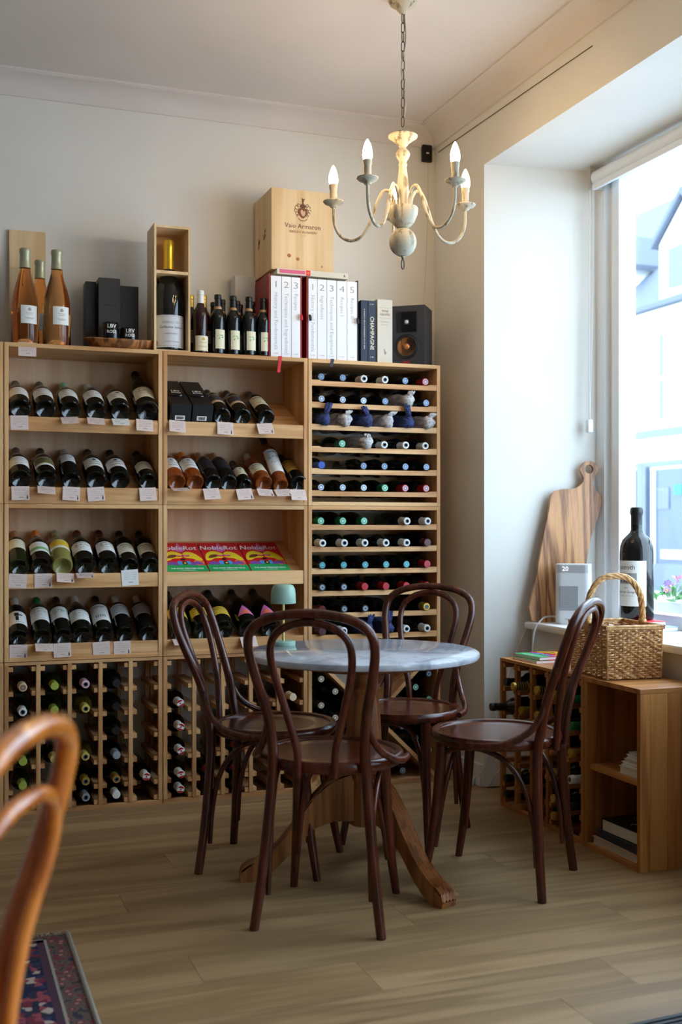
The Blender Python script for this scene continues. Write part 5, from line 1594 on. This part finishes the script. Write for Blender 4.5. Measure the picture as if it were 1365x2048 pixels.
o = ob('heater_cable', G().tube([(2.49, 4.095, .706), (2.46, 4.112, .722), (2.42, 4.115, .722), (2.388, 4.10, .712), (2.352, 4.09, .67), (2.33, 4.07, .57), (2.345, 4.04, .40), (2.30, 4.10, .20), (2.23, 4.20, .06), (2.215, 4.24, .006)], .0036, 8), 'cable_white')
tag(o, 'white heater cable drooping over the window sill', 'cable')
o = ob('wall_flex', G().tube([(2.376, 4.206, .664), (2.325, 4.214, .55), (2.255, 4.20, .38), (2.21, 4.195, .22), (2.19, 4.21, .10), (2.15, 4.235, .045), (2.09, 4.24, .012)], .003, 8), 'cable_white')
tag(o, 'thin white flex trailing down the window reveal to the floor', 'cable')
o = thing('junction_box', 'small white extension socket on the floor in the wall corner', 'socket', (2.155, 4.36, 0))
ob('housing', G().bbox(-.026, .026, -.06, .06, 0, .035, .004), 'white_plastic', o)
ob('socket_face', G().bbox(-.018, .018, -.05, .05, .035, .038, .001), 'paper_fog', o)
# books under the big bottle on the sill
for k, (nm, x0, y0, dz, w_, d_, h_, cv, rz) in enumerate((('large pale book at the bottom of the sill stack', 2.625, 3.70, 0, .14, .20, .018, 'paper_sky', .04), ('white book with red edge under the giant red bottle', 2.615, 3.73, .018, .125, .165, .018, 'paper_snow', -.06))):
    t = thing('book', nm, 'book', (x0, y0, .698 + dz), rz, 'books on the sill')
    ob('cover', G().bbox(-w_ / 2, w_ / 2, -d_ / 2, d_ / 2, 0, .002, .0006).bbox(-w_ / 2, w_ / 2, -d_ / 2, d_ / 2, h_ - .002, h_, .0006), 'paper_red' if k else cv, t)
    ob('pages', G().box(-w_ / 2 + .002, w_ / 2 - .002, -d_ / 2 + .002, d_ / 2 - .002, .002, h_ - .002), 'paper_snow', t)
# giant bottle
t = thing('wine_bottle', 'giant dark red wine bottle with white label on the window sill', 'bottle', (2.615, 3.755, .7345), R(-70))
r_ = .066
ob('glass_body', G().lathe([(0, .03), (.04, .008), (.055, 0), (.063, .003), (r_, .012), (r_, .262), (.0635, .288), (.055, .312), (.040, .328), (.028, .340), (.0225, .352), (.021, .42), (.0225, .425), (.0225, .436), (0, .437)], 44), 'dark_glass', t)
ob('wax_capsule', G().lathe([(.0205, .372), (.0222, .372), (.0222, .408), (.0245, .414), (.0255, .424), (.0245, .436), (.020, .441), (0, .442)], 28), 'foil_black', t)
lbl = ob('label', G().patch(r_, .055, .232, -1.2, 1.2, 30), 'paper_white', t)
wr = lambda zc, xc=0.0: (lambda a, b: ((r_ + .0009) * math.sin((a + xc) / r_), -(r_ + .0009) * math.cos((a + xc) / r_), zc + b))
ob('label_print', text_geo('anroth', .026, wr(.206)), 'paper_ink', lbl)
ob('label_picture', G().patch(r_ + .0004, .142, .184, -.62, .62, 16, .0004), 'paper_mid_grey', lbl)
ob('label_print', tiny_print(.06, .011, wr(.152), 5), 'paper_ink', lbl)
ob('label_print', tiny_print(.016, .005, wr(.126), 6), 'paper_ink', lbl)
ob('label_print', text_geo('Cabernet Sauvignon', .012, wr(.110), 0, .35), 'paper_ink', lbl)
ob('label_print', tiny_print(.06, .0035, wr(.095), 7), 'paper_mid_grey', lbl)

# ------------------------------------------------------------------ wicker basket
t = thing('wicker_basket', 'square wicker basket with arched handle on the window rack', 'basket', (2.246, 3.352, .5835), R(-6))
bw, bl, bh = .099, .134, .172
fl_ = 1.03
def wall_pt(s_, u_, z_):
    k_ = 1 + (fl_ - 1) * z_ / bh
    return [(u_ * bw, -bl), (bw, u_ * bl), (-u_ * bw, bl), (-bw, -u_ * bl)][s_][0] * k_, [(u_ * bw, -bl), (bw, u_ * bl), (-u_ * bw, bl), (-bw, -u_ * bl)][s_][1] * k_
NRM = [(0, -1), (1, 0), (0, 1), (-1, 0)]
for s_ in range(4):
    g = G()
    ns = 7
    for row in range(21):
        z_ = .007 + row * .0079
        pts = []
        for k in range(ns * 2 + 1):
            u_ = -1 + k / ns
            x, y = wall_pt(s_, u_, z_)
            w_ = .0042 * (1 if (k + row) % 2 else -1) * (0.35 if k in (0, ns * 2) else 1)
            pts.append((x + NRM[s_][0] * w_, y + NRM[s_][1] * w_, z_ + .0016 * math.sin(k * 1.7 + row)))
        g.tube(pts, .0036, 5, sub=2)
    wv = ob('woven_side', g, 'willow', t)
    wv['kind'] = 'stuff'
for s_ in range(4):
    for k in range(8):
        u_ = -1 + k / 3.5
        if k == 7:
            continue
        a, b = wall_pt(s_, u_, 0), wall_pt(s_, u_, bh)
        ob('stake', G().tube([(a[0], a[1], .002), (b[0], b[1], bh)], .0042 if k == 0 else .0026, 6, sub=1), 'willow', t)
for dz, ro in ((bh + .001, .0042), (bh + .008, .0048)):
    c4 = [wall_pt(s_, u_, bh) for s_ in range(4) for u_ in (-.93, 0, .93)]
    ob('rim', G().tube([(x * 1.015, y * 1.015, dz) for x, y in c4], ro, 7, closed=True, sub=4), 'willow', t)
ob('base', G().box(-bw + .004, bw - .004, -bl + .004, bl - .004, .001, .007), 'willow', t)
g = G()
hp_ = [(-bw * 1.06, 0, bh - .02), (-bw * 1.05, 0, bh + .06), (-bw * .93, 0, bh + .115), (-bw * .55, 0, bh + .160), (0, 0, bh + .172), (bw * .55, 0, bh + .160), (bw * .93, 0, bh + .115), (bw * 1.05, 0, bh + .06), (bw * 1.06, 0, bh - .02)]
# five canes twisted about the arch
fine = []
V = [Vector(p) for p in hp_]
for i in range(len(V) - 1):
    p0 = V[i - 1] if i else V[0] * 2 - V[1]
    p3 = V[i + 2] if i + 2 < len(V) else V[-1] * 2 - V[-2]
    for k in range(6):
        s_ = k / 6
        fine.append(0.5 * ((2 * V[i]) + (V[i + 1] - p0) * s_ + (2 * p0 - 5 * V[i] + 4 * V[i + 1] - p3) * s_ * s_ + (3 * V[i] - p0 - 3 * V[i + 1] + p3) * s_ ** 3))
fine.append(V[-1])
for c_ in range(5):
    pts = []
    for i, p in enumerate(fine):
        tg_ = (fine[min(i + 1, len(fine) - 1)] - fine[max(i - 1, 0)]).normalized()
        n1 = Vector((0, 1, 0))
        n2 = tg_.cross(n1)
        a = i * .42 + c_ * 2 * PI / 5
        pts.append(p + (n1 * math.cos(a) + n2 * math.sin(a)) * .0066)
    ob('handle_cane', G().tube(pts, .0052, 6, sub=1), 'willow', t)
for s_ in (-1, 1):
    ob('handle_binding', G().lathe([(.0135, 0), (.0145, .004), (.0135, .008), (.0145, .012), (.0135, .016), (.0145, .020), (.013, .024)], 14, (s_ * bw * 1.06, 0, bh - .004)), 'willow', t)

# ------------------------------------------------------------------ books in the open cabinet
def flat_book(label, x, y, z, w_, d_, h_, cv, pg, rz, group, front=None):
    o = thing('book', label, 'book', (x, y, z), rz, group)
    ob('cover', G().bbox(-w_ / 2, w_ / 2, -d_ / 2, d_ / 2, 0, .0025, .0006).bbox(-w_ / 2, w_ / 2, -d_ / 2, d_ / 2, h_ - .0025, h_, .0006).bbox(w_ / 2 - .003, w_ / 2, -d_ / 2, d_ / 2, 0, h_, .0008), cv, o)
    ob('pages', G().box(-w_ / 2 + .003, w_ / 2 - .003, -d_ / 2 + .004, d_ / 2 - .004, .0025, h_ - .0025), pg, o)
    if front:
        g = G()
        rg = random.Random(5)
        for k in range(7):
            a, b = rg.uniform(-.06, .02), rg.uniform(-.07, .07)
            g.tube([(a, b, h_ + .0004), (a + .015, b + .012, h_ + .0004), (a + .03, b - .006, h_ + .0004), (a + .045, b + .008, h_ + .0004)], .0008, 5, sub=3)
        ob('cover_script', g, 'paper_linen', o)
    return o
flat_book('large dark book at the bottom of the open cabinet', 2.225, 3.175, .0185, .20, .262, .028, 'paper_tan', 'paper_linen', .02, 'books in the open cabinet')
flat_book('dark teal book, second from the cabinet floor', 2.228, 3.17, .047, .195, .25, .022, 'paper_navy', 'paper_ink', -.02, 'books in the open cabinet')
flat_book('thick black book with scrolled cover on the cabinet stack', 2.235, 3.165, .0695, .185, .225, .042, 'black_card', 'paper_ivory', .03, 'books in the open cabinet', True)
z = .2865
for k, (th, cv) in enumerate(((.026, 'paper_linen'), (.012, 'paper_snow'), (.009, 'paper_linen'), (.012, 'paper_snow'), (.008, 'paper_fog'))):
    flat_book('pale booklet on the middle cabinet shelf, %s from the bottom' % ORD[k], 2.225 + .006 * k, 3.105 - .002 * k, z, .17 - .004 * k, .135, th, cv, 'paper_ivory', .03 * (-1) ** k, 'booklets on the cabinet shelf')
    z += th + .0005

# ------------------------------------------------------------------ rug and mat
t = thing('persian_rug', 'worn red and navy patterned rug on the floor', 'rug', (0, 0, 0))
x0, x1, y0, y1 = -1.2, .36, 1.2, 3.11
ob('field', G().bbox(x0 + .1, x1 - .098, y0 + .1, y1 - .07, .001, .0075, .001), 'rug_pile', t)
g = G()
ob('border', G().box(x0 + .02, x1 - .02, y0, y1 - .02, .0005, .0062), 'rug_border', t)
for (a, b, c_, d_) in ((x1 - .098, x1 - .080, y0 + .1, y1 - .052), (x0 + .1, x1 - .08, y1 - .070, y1 - .052)):
    ob('guard_stripe', G().box(a, b, c_, d_, .001, .0078), 'rug_line', t)
for (a, b, c_, d_) in ((x1 - .079, x1 - .072, y0 + .1, y1 - .044), (x0 + .1, x1 - .072, y1 - .051, y1 - .044)):
    ob('guard_stripe', G().box(a, b, c_, d_, .001, .0072), 'rug_edge', t)
ob('selvedge', G().tube([(x1 - .012, y0, .006), (x1 - .013, 2.2, .006), (x1 - .012, y1 - .02, .006)], .0068, 8), 'rug_edge', t)
fm_ = G()
rg = random.Random(2)
xx = x0 + .02
while xx < x1 - .01:
    fm_.tube([(xx, y1 - .022, .005), (xx + rg.uniform(-.006, .006), y1 - .004, .003), (xx + rg.uniform(-.01, .01), y1 + .012, .002)], .0016, 4, sub=2)
    xx += .008
fo = ob('fringe', fm_, 'rug_edge', t)
fo['kind'] = 'stuff'
t = thing('door_mat', 'dark grey ribbed mat at the bottom right corner', 'mat', (1.82, 1.78, 0), R(3))
ob('mat_base', G().bbox(-.38, .38, -.34, .34, .0005, .008, .002), 'mat_grey', t)
rb_ = G().bbox(-.37, .37, -.004, .004, .008, .012, .001).mesh('rib')
for k in range(40):
    ob('rib', rb_, 'rubber', t, (0, -.33 + .0168 * k, 0))
